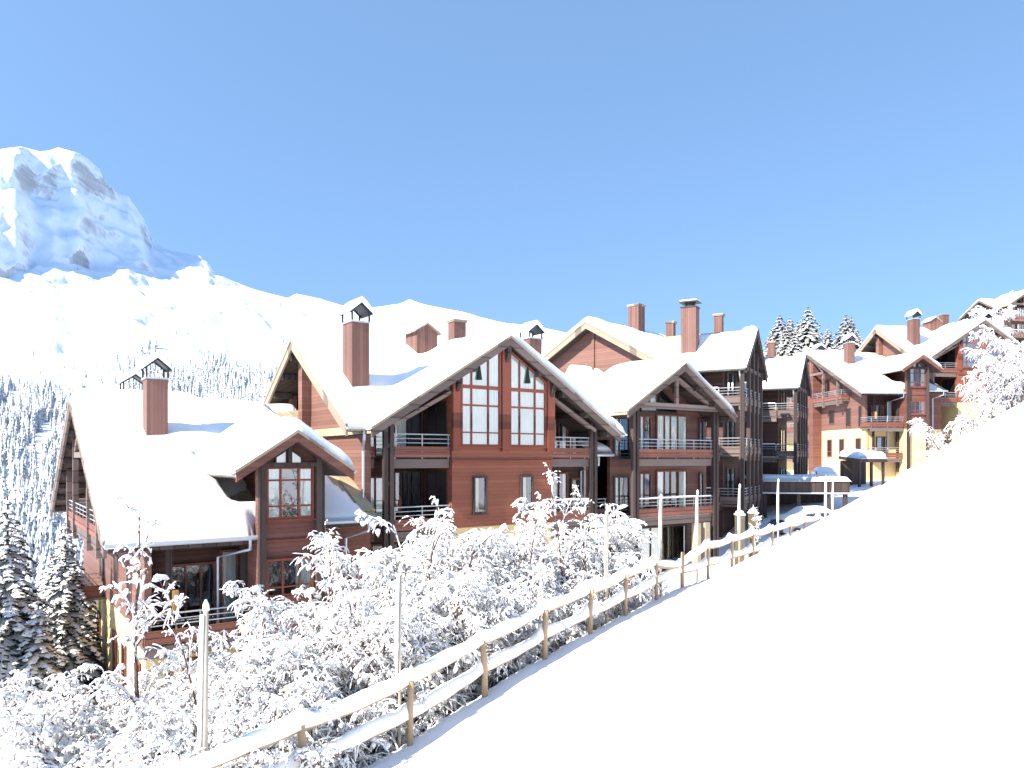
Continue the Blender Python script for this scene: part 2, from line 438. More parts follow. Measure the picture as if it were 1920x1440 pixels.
def spruce_mesh(seed, H=9.0, R=1.9, whorls=24, per=7, droop=.55, snowy=1.0):
    """detailed spruce: trunk MB, needle quads, snow quads"""
    r = random.Random(seed)
    tr = MB(); tr.tube([(0,0,0),(0.02,0,H*.5),(0,0,H)], [H*.014,H*.009,H*.002], 7)
    G = []; S = []
    def strip(buf, p, q, up, wd, lift, sag):
        p = p + up*lift; q = q + up*lift
        d = q-p
        sd = d.cross(Vector((0,0,1)))
        if sd.length < 1e-4: return
        sd.normalize(); sd *= wd
        m = p.lerp(q,.55) + Vector((0,0,.02))
        dn = Vector((0,0,-sag))
        buf.append((p, p.lerp(q,.5)+sd+dn, q, m)); buf.append((p, m, q, p.lerp(q,.5)-sd+dn))
    up = Vector((0,0,1))
    for w in range(whorls):
        t = w/(whorls-1)
        h = H*(.07 + .91*t)
        L0 = R*(1-t)**.8 + .10
        nb = max(4, int(per*(1-.4*t)))
        a0 = r.uniform(0,6.28)
        for k in range(nb):
            a = a0 + 2*PI*k/nb + r.uniform(-.25,.25)
            L = L0*r.uniform(.7,1.12)
            dr = droop*r.uniform(.7,1.3)
            P = []
            for i in range(6):
                s = i/5
                z = h + r.uniform(-.02,.02) + L*(.10*s - dr*s*s)
                P.append(Vector((math.cos(a)*L*s, math.sin(a)*L*s, z)))
            wl = .05+.10*L
            for i in range(5):
                strip(G, P[i], P[i+1]+ (P[i+1]-P[i])*.2, up, wl*.55, 0, wl*.5)
                if r.random() < .85: strip(S, P[i], P[i+1], up, wl*r.uniform(.3,.6)*snowy, .035, wl*.25)
            dirv = Vector((math.cos(a), math.sin(a), 0)); sd = Vector((-math.sin(a), math.cos(a), 0))
            nt = max(3, int(4+4*L))
            for i in range(nt):
                s = (i+.6)/nt*.95
                b = P[int(s*5)].lerp(P[min(5,int(s*5)+1)], s*5-int(s*5))
                tl = (.30*L*(1-s*.75)+.07)*r.uniform(.7,1.25)
                for sg in (-1,1):
                    e = b + (dirv*.75 + sd*sg*.8).normalized()*tl + Vector((0,0,-tl*r.uniform(.3,.75)))
                    strip(G, b, e, up, tl*.24+.02, 0, tl*.16)
                    if r.random() < .78+.2*(snowy-1): strip(S, b, e.lerp(b, r.uniform(0,.35)/snowy), up, (tl*.2+.02)*r.uniform(.6,1.2)*snowy, .04, .02)
    def pack(buf):
        V = np.array([[c[:] for c in q] for q in buf]).reshape(-1,3)
        return V, np.arange(len(V)).reshape(-1,4)
    return tr, pack(G), pack(S)
def make_spruce(name, label, seed, H, R, **kw):
    root = thing(name, label, 'spruce')
    tr, g, s = spruce_mesh(seed, H, R, **kw)
    obj('trunk', tr, M['bark'], root)
    cr = np_obj('crown', g[0], g[1], M['needle'], root, False)
    np_obj('snow', s[0], s[1], M['snow_t'], cr, True)
    return root

def spindle_batch(segs, seed, n=5):
    """lumps of snow lying along segments (p,q,r): vertices and triangles"""
    rs = np.random.RandomState(seed)
    P = np.array([s[0][:] for s in segs]); Q = np.array([s[1][:] for s in segs]); R_ = np.array([s[2] for s in segs])[:,None]
    D = Q-P; L = np.linalg.norm(D, axis=1, keepdims=True); D = D/np.maximum(L,1e-6)
    X = np.cross(D, np.array([.13,.21,.97])); X /= np.maximum(np.linalg.norm(X,axis=1,keepdims=True),1e-6)
    Yv = np.cross(X, D); Yv *= np.where(Yv[:,2:3]<0,-1,1)
    O = np.array([[0,0,1.]])*R_*.55
    V = [P - D*R_*.4 + O*.4]
    for t in (.2,.72):
        C = P+(Q-P)*t+O
        for k in range(n):
            a = 2*PI*k/n; rr = R_*rs.uniform(.75,1.25,R_.shape)
            V.append(C + X*(math.cos(a)*rr) + Yv*(math.sin(a)*rr*.85))
    V.append(Q + D*R_*.35 + O*.3)
    V = np.stack(V, 1); m = V.shape[1]
    Fc = []
    for k in range(n):
        k2 = (k+1)%n
        Fc += [(0,1+k2,1+k),(1+k,1+k2,1+n+k2),(1+k,1+n+k2,1+n+k),(1+n+k,1+n+k2,1+2*n)]
    Fc = np.array(Fc)[None] + (np.arange(len(V))*m)[:,None,None]
    return V.reshape(-1,3), Fc.reshape(-1,3)

def grow_bush(seed, H=4.0, stems=4, spread=1.2, load=1.0, dens=1.0, arch=.5, bare_top=.0, slim=1.0, clear=.3):
    """young broadleaf tree weighed down by snow: woody MB, loaded twig segments, a few withered leaves"""
    r = random.Random(seed); wd = MB(); segs = []
    SAG = [.06,.34,.62,.9]
    def shoot(p, d, L, rad, lvl):
        n = [7,5,4,3][lvl]
        pts = [p]; c = p.copy(); d = d.normalized()
        for i in range(n):
            j = .07 if lvl == 0 else .13
            sag = SAG[lvl]*arch*load*(i+.6)/n
            d = (d + Vector((r.uniform(-j,j), r.uniform(-j,j), r.uniform(-.06,.06) - sag))).normalized()
            c = c + d*(L/n); pts.append(c.copy())
        wd.tube(pts, [max(rad*(1-.8*i/n), .005) for i in range(n+1)], [6,4,3,3][lvl], cap=False)
        for i in range(n):
            a, b = pts[i], pts[i+1]
            if lvl == 0 and (i+1)/n < clear+.15: continue
            if lvl == 0 and (b.z/H) > 1-bare_top: continue
            m = max(1, int((b-a).length/(.20 if lvl < 3 else .14)))
            for j in range(m):
                if r.random() < [.55,.92,.84,.72][lvl]*load:
                    q0 = a.lerp(b,j/m); q1 = a.lerp(b,(j+1.35)/m)
                    rr = [r.uniform(.012,.026), r.uniform(.018,.034), r.uniform(.012,.025), r.uniform(.008,.019)][lvl]
                    segs.append((q0, q1, rr*(1-(i+j/m)/n*.35)))
                    if r.random() < .03: segs.append((q0, q1+Vector((r.uniform(-.04,.04),r.uniform(-.04,.04),-.02)), r.uniform(.035,.065)*load))
        if lvl >= 3: return
        kids = [int(13*dens), int(9*dens), int(6*dens)][lvl]
        for k in range(kids):
            t = clear + (1-clear)*(k+r.random())/kids if lvl == 0 else r.uniform(.12,1.0)
            i = min(n-1, int(t*n)); b = pts[i].lerp(pts[i+1], min(1,t*n-i))
            az = r.uniform(0,6.28)
            el = r.uniform(.5,1.15) if lvl == 0 else (r.uniform(-.1,.7) if lvl == 1 else r.uniform(-.7,.3))
            nd = Vector((math.cos(az)*math.cos(el), math.sin(az)*math.cos(el), math.sin(el)))
            nd = (nd + d*(.25 if lvl == 0 else .45)).normalized()
            shoot(b, nd, L*[.40*slim,.55,.55][lvl]*r.uniform(.6,1.25)*((1.2-t*.75) if lvl == 0 else 1.1-.4*t), rad*.45, lvl+1)
    for sidx in range(stems):
        az = 2*PI*sidx/stems + r.uniform(-.5,.5)
        lean = r.uniform(.05,.26)*spread
        d = Vector((math.cos(az)*lean, math.sin(az)*lean, 1))
        shoot(Vector((math.cos(az)*.14,math.sin(az)*.14,-.5)), d, H*r.uniform(.72,1.0)+.5, .02+.007*H, 0)
    lv = MB()
    for q0, q1, rr in segs[::16]:
        c = q0 + Vector((r.uniform(-.05,.05), r.uniform(-.05,.05), -r.uniform(.02,.07))); w = r.uniform(.012,.024); a = r.uniform(0,6.28)
        ax = Vector((math.cos(a),math.sin(a),r.uniform(-.6,.2)))*w; bx = Vector((-math.sin(a),math.cos(a),-.5))*w*.6
        lv.add([(c-ax)[:],(c+bx)[:],(c+ax)[:],(c-bx)[:]], [(0,1,2,3)])
    return wd, segs, lv
TOPZ = {}
def make_bush(name, label, cat, seed, barkmat, group=None, **kw):
    root = thing(name, label, cat, group=group)
    wd, segs, lv = grow_bush(seed, **kw)
    o = obj('branches', wd, barkmat, root)
    obj('leaves', lv, M['dryleaf'], root)
    V, Fc = spindle_batch(segs, seed, 5)
    np_obj('snow', V, Fc, M['snow_t'], root, True)
    TOPZ[root.name] = float(np.percentile(V[:,2], 99.7))
    return root
# ------------------------------------------------------------------ chalet pieces
def faceB(b0):   # wall looking towards -b : s runs along a, d outward
    return lambda s, d, z: (s, b0-d, z)
def faceA(a0):   # wall looking towards -a : s runs along b
    return lambda s, d, z: (a0-d, s, z)
def faceR(a0):   # wall looking towards +a
    return lambda s, d, z: (a0+d, s, z)

def window(h, fc, s0, s1, z0, z1, vb=(), hb=(), frame='orange', curtain='sides', fw=.075, bar=.055, top=None, flat=False):
    """frame (with bars) > interior, curtain, pane. vb/hb: positions of bars in metres; top: sloped head (za, zb)"""
    za, zb = top if top else (z1, z1)
    if flat:
        f0 = fc; fc = lambda s, d, z: f0(s, d*.3, z)
    zt = lambda s: za + (zb-za)*(s-s0)/(s1-s0)
    fr = MB(fc)
    for sa, sb in ((s0,s0+fw),(s1-fw,s1)):
        fr.prism([(sa,z0),(sb,z0),(sb,zt(sb)),(sa,zt(sa))], .0, .10)
    fr.box(s0+fw, s1-fw, .0, .098, z0, z0+fw)
    fr.prism([(s0+fw,zt(s0+fw)-fw),(s1-fw,zt(s1-fw)-fw),(s1-fw,zt(s1-fw)),(s0+fw,zt(s0+fw))], .0, .098)
    for v in vb: fr.prism([(v-bar/2,z0+fw),(v+bar/2,z0+fw),(v+bar/2,zt(v+bar/2)-fw),(v-bar/2,zt(v-bar/2)-fw)], .035, .092)
    for zz, th in [(q if hasattr(q,'__len__') else (q,bar)) for q in hb]: fr.box(s0+fw, s1-fw, .033, .088, zz-th/2, zz+th/2)
    fr.box(s0-.04, s1+.04, .0, .13, z0-.05, z0)
    w = obj('window', fr, M[frame], h)
    it = MB(fc); it.prism([(s0+.02,z0+.02),(s1-.02,z0+.02),(s1-.02,zt(s1)-.02),(s0+.02,zt(s0)-.02)], .001, .006)
    obj('interior', it, M['room'], w)
    if curtain != 'none':
        cu = MB(fc); W_ = s1-s0
        rng = {'sides': [(s0+.05,s0+.05+W_*.27),(s1-.05-W_*.24,s1-.05)], 'full': [(s0+.05,s1-.05)], 'left': [(s0+.05,s0+W_*.45)], 'right': [(s0+W_*.62,s1-.05)]}[curtain]
        for ca, cb in rng:
            n = max(3,int((cb-ca)/.07))
            for i in range(n):
                sa = ca+(cb-ca)*i/n; sb = ca+(cb-ca)*(i+1)/n
                da, db = (.012,.026) if i%2 else (.026,.012)
                cu.add([(sa,da,z0+.06),(sb,db,z0+.06),(sb,db,zt(sb)-.06),(sa,da,zt(sa)-.06)], [(0,1,2,3)])
        obj('curtain', cu, M['curtain'], w, True)
    pn = MB(fc); pn.add([(s0+.03,.042,z0+.03),(s1-.03,.042,z0+.03),(s1-.03,.042,zt(s1)-.03),(s0+.03,.042,zt(s0)-.03)], [(0,1,2,3)])
    obj('pane', pn, M['darkglass' if flat else 'glass'], w)
    return w

def balcony(h, fc, s0, s1, D, zf_, ends=(False,False), parapet='redpanel', beam=True, snow=False, rail=True):
    """platform from the wall (d=0) out to D; > parapet, railing"""
    sl = MB(fc); sl.box(s0, s1, 0, D-.02, zf_-.12, zf_)
    if beam: sl.box(s0+.02, s1-.02, D-.2, D-.03, zf_-.36, zf_-.122)
    b = obj('balcony', sl, M['grey'], h)
    p = MB(fc)
    p.box(s0, s1, D-.02, D+.04, zf_+.05, zf_+.245); p.box(s0, s1, D-.02, D+.04, zf_+.262, zf_+.46)
    for k, e in enumerate(ends):
        if e:
            sa, sb = ((s0-.04, s0+.02) if k == 0 else (s1-.02, s1+.04))
            p.box(sa, sb, .1, D-.03, zf_+.05, zf_+.46)
    obj('parapet', p, M[parapet], b)
    if rail:
        r = MB(fc)
        for i, z in enumerate((.60,.76,.93)):
            rr = .024 if i == 2 else .016
            r.tube([(s0,D,zf_+z),(s1,D,zf_+z)], rr, 6)
            for k, e in enumerate(ends):
                if e: r.tube([((s0,s1)[k],.1,zf_+z),((s0,s1)[k],D,zf_+z)], rr, 6)
        n = max(2, int((s1-s0)/1.1)+1)
        for i in range(n):
            s = s0+.05+(s1-s0-.1)*i/(n-1); r.box(s-.02, s+.02, D-.05, D-.025, zf_-.1, zf_+.93)
        obj('railing', r, M['rail'], b)
    if snow:
        q = MB(fc); q.tube([(s0+.1,D,zf_+.965),((s0+s1)/2,D,zf_+.975),(s1-.1,D,zf_+.965)], [.03,.045,.03], 7)
        q.box(s0+.05, s1-.05, .3, D-.1, zf_+.002, zf_+.10)
        obj('snow', q, M['snow'], b, False)
    return b

def post(h, s, d, z0, z1, w=.2, fc=None, m='dark', double=False, name='post'):
    p = MB(fc)
    if double:
        p.box(s-.2, s-.04, d-.09, d+.09, z0, z1); p.box(s+.04, s+.2, d-.09, d+.09, z0, z1)
        for z in np.arange(z0+1, z1-.2, 1.4): p.box(s-.041, s+.041, d-.05, d+.05, z, z+.14)
    else: p.box(s-w/2, s+w/2, d-w/2, d+w/2, z0, z1)
    return obj(name, p, M[m], h)

def gable_roof(h, along, c0, c1, mid, zr, half0, half1, pitch, t=.2, name='roof'):
    """two roof slabs. along 'a': ridge runs in a from c0 to c1 at b=mid; 'b' the other way. Top skin is tan sheet"""
    mb = MB(); z0 = zr-pitch*half0; z1 = zr-pitch*half1
    if along == 'a':
        mb.slab((c0,mid-half0,z0),(c1,mid-half0,z0),(c1,mid,zr),(c0,mid,zr), t)
        mb.slab((c0,mid,zr),(c1,mid,zr),(c1,mid+half1,z1),(c0,mid+half1,z1), t)
    else:
        mb.slab((mid-half0,c0,z0),(mid,c0,zr),(mid,c1,zr),(mid-half0,c1,z0), t)
        mb.slab((mid,c0,zr),(mid+half1,c0,z1),(mid+half1,c1,z1),(mid,c1,zr), t)
    return obj(name, mb, M['tan'], h)
def soffit(h, parent, along, c0, c1, mid, zr, half0, half1, pitch, t=.2):
    """dark boarding and purlin ends below the slabs"""
    mb = MB(); e = .03
    zr2 = zr-t-.004; z0 = zr2-pitch*(half0-e); z1 = zr2-pitch*(half1-e)
    if along == 'a':
        mb.slab((c0+e,mid-half0+e,z0),(c1-e,mid-half0+e,z0),(c1-e,mid,zr2),(c0+e,mid,zr2), .05)
        mb.slab((c0+e,mid,zr2),(c1-e,mid,zr2),(c1-e,mid+half1-e,z1),(c0+e,mid+half1-e,z1), .05)
    else:
        mb.slab((mid-half0+e,c0+e,z0),(mid,c0+e,zr2),(mid,c1-e,zr2),(mid-half0+e,c1-e,z0), .05)
        mb.slab((mid,c0+e,zr2),(mid+half1-e,c0+e,z1),(mid+half1-e,c1-e,z1),(mid,c1-e,zr2), .05)
    return obj('soffit', mb, M['soffit'], parent)
def barge(h, along, c, mid, zr, half0, half1, pitch, m='grey', dep=.36, edge='fascia', out=-1):
    """rake boards at the gable end c, each side its own board, pale capping strip on top"""
    for sg, half in ((-1,half0),(1,half1)):
        mb = MB(); cp = MB(); k0, k1 = sorted((c+out*.06, c-out*.03))
        zt, zb = zr+.02, zr-pitch*half+.02
        poly = [(mid,zt-.07),(mid+sg*half,zb-.07),(mid+sg*half,zb-dep),(mid,zt-dep)]
        k2, k3 = sorted((c+out*.09, c-out*.03))
        cap = [(mid,zt+.03),(mid+sg*(half+.03),zb+.01),(mid+sg*(half+.03),zb-.085),(mid,zt-.068)]
        if along == 'b': mb.prism(poly, k0, k1); cp.prism(cap, k2, k3)
        else: mb.prismx(poly, k0, k1); cp.prismx(cap, k2, k3)
        o = obj('bargeboard', mb, M[m], h); obj('capping', cp, M[edge], o)
def gutter(h, p, q, down=None, r=.075, elbow=None):
    g = MB(); g.tube([p,q], r, 8)
    o = obj('gutter', g, M['metal'], h)
    if down:
        d = MB(); d.tube(down, .05, 6); obj('downpipe', d, M['metal'], o)
    return o
def chimney(h, a0, a1, b0, b1, z0, z1, cap='frame', m='chim', name='chimney'):
    mb = MB(); mb.box(a0,a1,b0,b1,z0,z1); c = obj(name, mb, M[m], h)
    lip = MB(); lip.box(a0-.05,a1+.05,b0-.05,b1+.05,z1,z1+.06)
    ca, cb = (a0+a1)/2, (b0+b1)/2; w = (a1-a0)/2; dd = (b1-b0)/2
    if cap == 'frame':
        obj('collar', lip, M['rail'], c)
        f = MB(); zp = z1+.06
        for sa in (-1,1):
            for sb in (-1,1): f.box(ca+sa*w-.03, ca+sa*w+.03, cb+sb*dd-.03, cb+sb*dd+.03, zp, zp+.34)
        for sb in (-1,1):
            f.beam((ca-w-.08,cb+sb*dd,zp+.3),(ca,cb+sb*dd,zp+.66),.05,.06); f.beam((ca+w+.08,cb+sb*dd,zp+.3),(ca,cb+sb*dd,zp+.66),.05,.06)
        f.slab((ca-w-.12,cb-dd-.1,zp+.3),(ca,cb-dd-.1,zp+.7),(ca,cb+dd+.1,zp+.7),(ca-w-.12,cb+dd+.1,zp+.3),.03)
        f.slab((ca,cb-dd-.1,zp+.7),(ca+w+.12,cb-dd-.1,zp+.3),(ca+w+.12,cb+dd+.1,zp+.3),(ca,cb+dd+.1,zp+.7),.03)
        co = obj('cowl', f, M['black'], c)
        s = MB(); n = 10
        prof = []
        for i in range(n+1):
            t = -1+2*i/n; prof.append((ca+t*(w+.14), zp+.7-.4*abs(t)**1.2+.22*math.sqrt(max(0,1-abs(t)**3))))
        prof += [(ca+w+.13,zp+.3),(ca,zp+.705),(ca-w-.13,zp+.3)]
        s.prism(prof, cb-dd-.12, cb+dd+.12); obj('snow', s, M['snow'], co)
    elif cap == 'gable':
        f = MB()
        for sg in (-1,1):
            f.slab((ca,cb-dd-.12,z1+.42),(ca+sg*(w+.16),cb-dd-.12,z1-.02),(ca+sg*(w+.16),cb+dd+.12,z1-.02),(ca,cb+dd+.12,z1+.42),.06)
        obj('cap', f, M['fascia'], c)
        g = MB(); g.prism([(ca-w,z1+.001),(ca+w,z1+.001),(ca,z1+.36)], cb-dd+.01, cb+dd-.01); obj('gable', g, M[m], c)
        s = MB()
        s.slab((ca,cb-dd-.1,z1+.50),(ca-w-.12,cb-dd-.1,z1+.06),(ca-w-.12,cb+dd+.1,z1+.06),(ca,cb+dd+.1,z1+.50),.07)
        obj('snow', s, M['snow'], c)
    elif cap == 'pot':
        lip.box(a0-.1,a1+.1,b0-.1,b1+.1,z1+.3,z1+.38)
        lip.tube([(ca,cb,z1+.061),(ca,cb,z1+.3)], w*.7, 10)
        obj('cowl', lip, M['black'], c)
        s = MB(); s.box(a0-.06,a1+.06,b0-.06,b1+.06,z1+.382,z1+.45); obj('snow', s, M['snow'], c)
    else:
        lip.box(a0-.08,a1+.08,b0-.08,b1+.08,z1+.061,z1+.13); obj('cap', lip, M['fascia'], c)
    return c

def snow_sheet(parent, rects, height, depth, step=.14, er=.4, seed=0, blur=3, thr=.03, name='roof_snow'):
    a_lo = min(r[0] for r in rects); a_hi = max(r[1] for r in rects); b_lo = min(r[2] for r in rects); b_hi = max(r[3] for r in rects)
    na = int(round((a_hi-a_lo)/step))+1; nb = int(round((b_hi-b_lo)/step))+1
    xs = np.linspace(a_lo,a_hi,na); ys = np.linspace(b_lo,b_hi,nb)
    A, B = np.meshgrid(xs, ys, indexing='ij')
    D = np.zeros(A.shape)
    for (a0,a1,b0,b1) in rects:
        D = np.maximum(D, np.minimum(np.minimum(A-a0,a1-A), np.minimum(B-b0,b1-B)))
    cA = (A[:-1,:-1]+A[1:,1:])/2; cB = (B[:-1,:-1]+B[1:,1:])/2
    ins = np.zeros(cA.shape, bool)
    for (a0,a1,b0,b1) in rects: ins |= (cA>a0-1e-6)&(cA<a1+1e-6)&(cB>b0-1e-6)&(cB<b1+1e-6)
    H = height(A,B)
    dep = depth(A,B)
    ins &= (dep[:-1,:-1]+dep[1:,1:]+dep[1:,:-1]+dep[:-1,1:])/4 > thr
    vin = np.zeros(A.shape, bool)
    for dx in (0,1):
        for dy in (0,1): vin[dx:dx+ins.shape[0], dy:dy+ins.shape[1]] |= ins
    Hs = np.where(vin, H, np.nan)
    for _ in range(blur):
        P = np.pad(Hs, 1, constant_values=np.nan)
        Hs = np.where(vin, np.nanmean(np.stack([P[1:-1,1:-1],P[:-2,1:-1],P[2:,1:-1],P[1:-1,:-2],P[1:-1,2:]]), 0) if True else Hs, np.nan)
    # rounded rim: distance to the sheet's own border counts too (bare patches)
    Db = np.full(A.shape, 9.0)
    full = np.zeros(A.shape, int)
    for dx in (0,1):
        for dy in (0,1): full[dx:dx+ins.shape[0], dy:dy+ins.shape[1]] += ins
    cur = full == 4
    Db = np.where(cur, 0, 0).astype(float)
    lev = cur.copy()
    for k in range(int(er/step)+2):
        Db += lev*step
        P = np.pad(lev,1); q = P[1:-1,1:-1]&P[:-2,1:-1]&P[2:,1:-1]&P[1:-1,:-2]&P[1:-1,2:]
        lev = q if k%2 else q&P[:-2,:-2]&P[2:,2:]&P[:-2,2:]&P[2:,:-2]
    for _ in range(2):
        P = np.pad(Db,1,mode='edge'); Db = np.where(cur, (P[1:-1,1:-1]*2+P[:-2,1:-1]+P[2:,1:-1]+P[1:-1,:-2]+P[1:-1,2:])/6, 0)
    D = Db
    e = np.clip(D/er, 0, 1); E = np.sqrt(np.clip(1-(1-e)**2,0,1))
    ph = seed*1.7
    nz = 1 + .16*wave(A, B, .8, ph) + .07*wave(A, B, 2.2, ph+1)
    rise = np.maximum(np.where(vin, np.nan_to_num(Hs), 0), 0*H) if False else np.nan_to_num(Hs)
    Z = np.where(E < .999, H + (rise-H)*E, rise)
    Z = np.maximum(Z, H) if blur == 0 else Z
    Z = Z + .015 + dep*nz*E + .05*E*np.clip(wave(A*2.1, B*2.1, 1.0, ph+3), 0, 1)*np.clip(dep/.4,0,1)
    bot = H - .01
    idx = -np.ones(A.shape, int); idx[vin] = np.arange(vin.sum()); n = vin.sum()
    V = np.concatenate([np.stack([A[vin],B[vin],Z[vin]],1), np.stack([A[vin],B[vin],bot[vin]],1)])
    I, J = np.nonzero(ins)
    q = np.stack([idx[I,J], idx[I+1,J], idx[I+1,J+1], idx[I,J+1]], 1)
    Fc = [q, q[:,::-1]+n]
    def wall(mask, i0, j0, i1, j1):
        I, J = np.nonzero(mask)
        a = idx[I+i0,J+j0]; b = idx[I+i1,J+j1]
        return np.stack([a, b, b+n, a+n], 1)
    pad = np.pad(ins, 1)
    Fc += [wall(ins & ~pad[:-2,1:-1], 0,1,0,0), wall(ins & ~pad[2:,1:-1], 1,0,1,1), wall(ins & ~pad[1:-1,:-2], 0,0,1,0), wall(ins & ~pad[1:-1,2:], 1,1,0,1)]
    return np_obj(name, V, np.concatenate(Fc), M['snow'], parent, True)
# ------------------------------------------------------------------ the chalets (a along the front, b into the house)
def chalet_A():
    h = thing('chalet', 'lowest chalet at the left, steep white roof with a small glazed dormer', 'chalet', (7.0,28.0,-10.0), TH, 'timber chalets of the resort', True)
    rz, mid, p = 2.3, 33.0, .5
    zr = lambda b: rz - p*abs(b-mid)
    # main roof in three pieces so that the bay passes through the eave
    r = MB(); t = .2
    r.slab((2.9,23.6,zr(23.6)),(7.0,23.6,zr(23.6)),(7.0,mid,rz),(2.9,mid,rz),t)
    r.slab((7.0,23.62,zr(23.62)),(7.6,23.62,zr(23.62)),(7.6,mid,rz),(7.0,mid,rz),t)
    r.slab((7.6,28.4,zr(28.4)),(9.1,28.4,zr(28.4)),(9.1,mid,rz),(7.6,mid,rz),t)
    r.slab((9.1,24.2,zr(24.2)),(11.58,24.2,zr(24.2)),(11.58,mid,rz),(9.1,mid,rz),t)
    r.slab((2.9,mid,rz),(11.58,mid,rz),(11.58,42.4,zr(42.4)),(2.9,42.4,zr(42.4)),t)
    rf = obj('roof', r, M['tan'], h)
    s = MB(); k = t+.004
    s.slab((2.95,23.65,zr(23.65)-k),(6.98,23.65,zr(23.65)-k),(6.98,mid,rz-k),(2.95,mid,rz-k),.05)
    s.slab((9.12,24.25,zr(24.25)-k),(11.5,24.25,zr(24.25)-k),(11.5,mid,rz-k),(9.12,mid,rz-k),.05)
    s.slab((2.95,mid,rz-k),(11.5,mid,rz-k),(11.5,42.35,zr(42.35)-k),(2.95,42.35,zr(42.35)-k),.05)
    for b in np.arange(24.4, 42, 1.15): s.box(2.96, 4.08, b-.09, b+.09, zr(b)-t-.28, zr(b)-t-.06)
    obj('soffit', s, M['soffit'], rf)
    barge(h, 'a', 2.9, mid, rz, 9.4, 9.4, p, m='grey', edge='fascia', dep=.42)
    f = MB(); f.box(2.95, 6.98, 23.53, 23.6, zr(23.6)-.26, zr(23.6)-.01); obj('eaves_board', f, M['dark'], h)
    f = MB(); f.box(9.12, 11.5, 24.13, 24.2, zr(24.2)-.26, zr(24.2)-.01)
    obj('eaves_board', f, M['dark'], h)
    z = zr(23.6)-.06
    gutter(h, (2.85,23.45,z), (7.05,23.45,z), [(6.85,23.45,z-.05),(6.85,23.45,z-.35),(6.25,24.9,z-.7),(6.25,24.9,-7.5)])
    z = zr(24.2)-.06
    gutter(h, (9.15,24.05,z), (11.5,24.05,z), [(11.1,24.05,z-.05),(11.1,24.05,z-.35),(10.55,24.78,z-.65),(10.55,24.78,-10)])
    # snow
    def dm(a, b):
        d = .74 - .28*sstep(24.6,31,b)
        bare = sstep(-.12,.2, a-(6.62-.16*(b-24.4)))*sstep(24.2,24.45,b)*sstep(29.0,28.2,b)
        d = d*(1-bare)
        d = np.where((a > 9.0)&(b < 28), .16*sstep(.0,.25,(11.3-a)-.16*(b-24.2))*sstep(9.15,9.3,a-.02*(27-b)), d)
        d = d + .22*np.exp(-((a-6.6)/.9)**2-((b-27.8)/1.5)**2) + .15*np.exp(-((a-5.6)/.7)**2-((b-30.3)/.8)**2)
        d = np.where((a > 10.45+.25*np.sin(b*1.7))&(b < 32.5)&(b > 26.2), 0, d)
        d = np.where((a > 11.05)&(b < 32.5), 0, d)
        d = np.where((a > 7.6+.2*np.sin(a*9))&(np.abs(b-33.05) < .3), 0, d)
        return d
    snow_sheet(rf, [(2.82,7.04,23.46,42.5),(7.0,7.6,23.7,42.5),(7.55,9.15,28.2,42.5),(9.1,11.56,24.1,42.5)], lambda a,b: rz-p*np.abs(b-mid), dm, .13, .5, 1)
    # walls
    w = MB()
    side = [(24.9,-5.5),(41,-5.5),(41,zr(41)-.27),(mid,rz-.27),(24.9,zr(24.9)-.27)]
    w.prismx(side, 4.1, 4.3)
    obj('side_wall', w, M['redside'], h)
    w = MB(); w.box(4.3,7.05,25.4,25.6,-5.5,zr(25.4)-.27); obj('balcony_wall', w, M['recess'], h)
    w = MB(); w.box(9.05,11.58,25.0,25.2,-5.6,zr(25)-.27); obj('front_wall', w, M['red'], h)
    w = MB(); w.box(9.05,11.58,25.03,25.2,-11,-5.602); obj('base_wall', w, M['stucco'], h)
    w = MB(); w.box(4.3,11.58,40.8,41,-12,zr(41)-.27); obj('rear_wall', w, M['red'], h)
    w = MB(); w.box(4.13,4.33,24.9,41,-14,-5.502); w.box(4.33,7.05,25.0,25.2,-12,-5.75); obj('base_wall', w, M['stucco'], h)
    # gable-end pilaster, gallery and frame
    fa = faceA(4.1)
    balcony(h, fa, 27.4, 38.6, .85, -2.75, (True,True), snow=False)
    balcony(h, fa, 33.6, 41, 1.1, -5.5, (True,False))
    balcony(h, fa, 33.6, 41, 1.1, -8.2, (True,False))
    for b in (28.0, 30.6, 35.4, 38.0): post(h, b, .85, -3.3, zr(b)-.27, .2, fa, 'grey')
    g = MB(fa)
    g.beam((30.6,.85,.15),(35.4,.85,.15),.14,.22); g.beam((30.6,.85,.2),(33,.85,rz-.5),.12,.18); g.beam((35.4,.85,.2),(33,.85,rz-.5),.12,.18); g.beam((33,.85,.2),(33,.85,rz-.5),.14,.16,up=(0,1,0))
    obj('truss', g, M['truss'], h)
    window(h, fa, 30.9,32.3,-2.7,-.4,vb=(31.6,),flat=True); window(h, fa, 33.8,35.2,-2.7,-.4,vb=(34.5,),flat=True); window(h, fa, 28.6,29.8,-2.7,-.9,curtain='none',flat=True)
    for z in (-4.9,): 
        window(h, fa, 25.4,26.0,z-.5,z+1.5,frame='red',curtain='none',flat=True); window(h, fa, 27.2,28.1,z-.4,z+1.4,frame='red',curtain='none',flat=True); window(h, fa, 30.1,31.1,z-.0,z+1.4,frame='red',curtain='none',flat=True)
        window(h, fa, 34.0,35.0,z-.0,z+1.4,frame='red',curtain='none',flat=True)
    for b in (25.6, 28.4, 30.6, 35.0): window(h, fa, b, b+.85, -8.1, -6.4, frame='orange', curtain='none', hb=(-7.6,), flat=True)
    # front balcony under the eave, wrapping the corner
    fb = faceB(25.4)
    balcony(h, fb, 3.9, 7.0, 1.7, -5.5, (True,False), parapet='redpanel')
    balcony(h, fb, 4.4, 7.0, 1.5, -8.25, (True,False), parapet='redpanel')
    window(h, fb, 4.9, 6.3, -5.45, -3.35, vb=(5.37,5.83), frame='red', curtain='none')
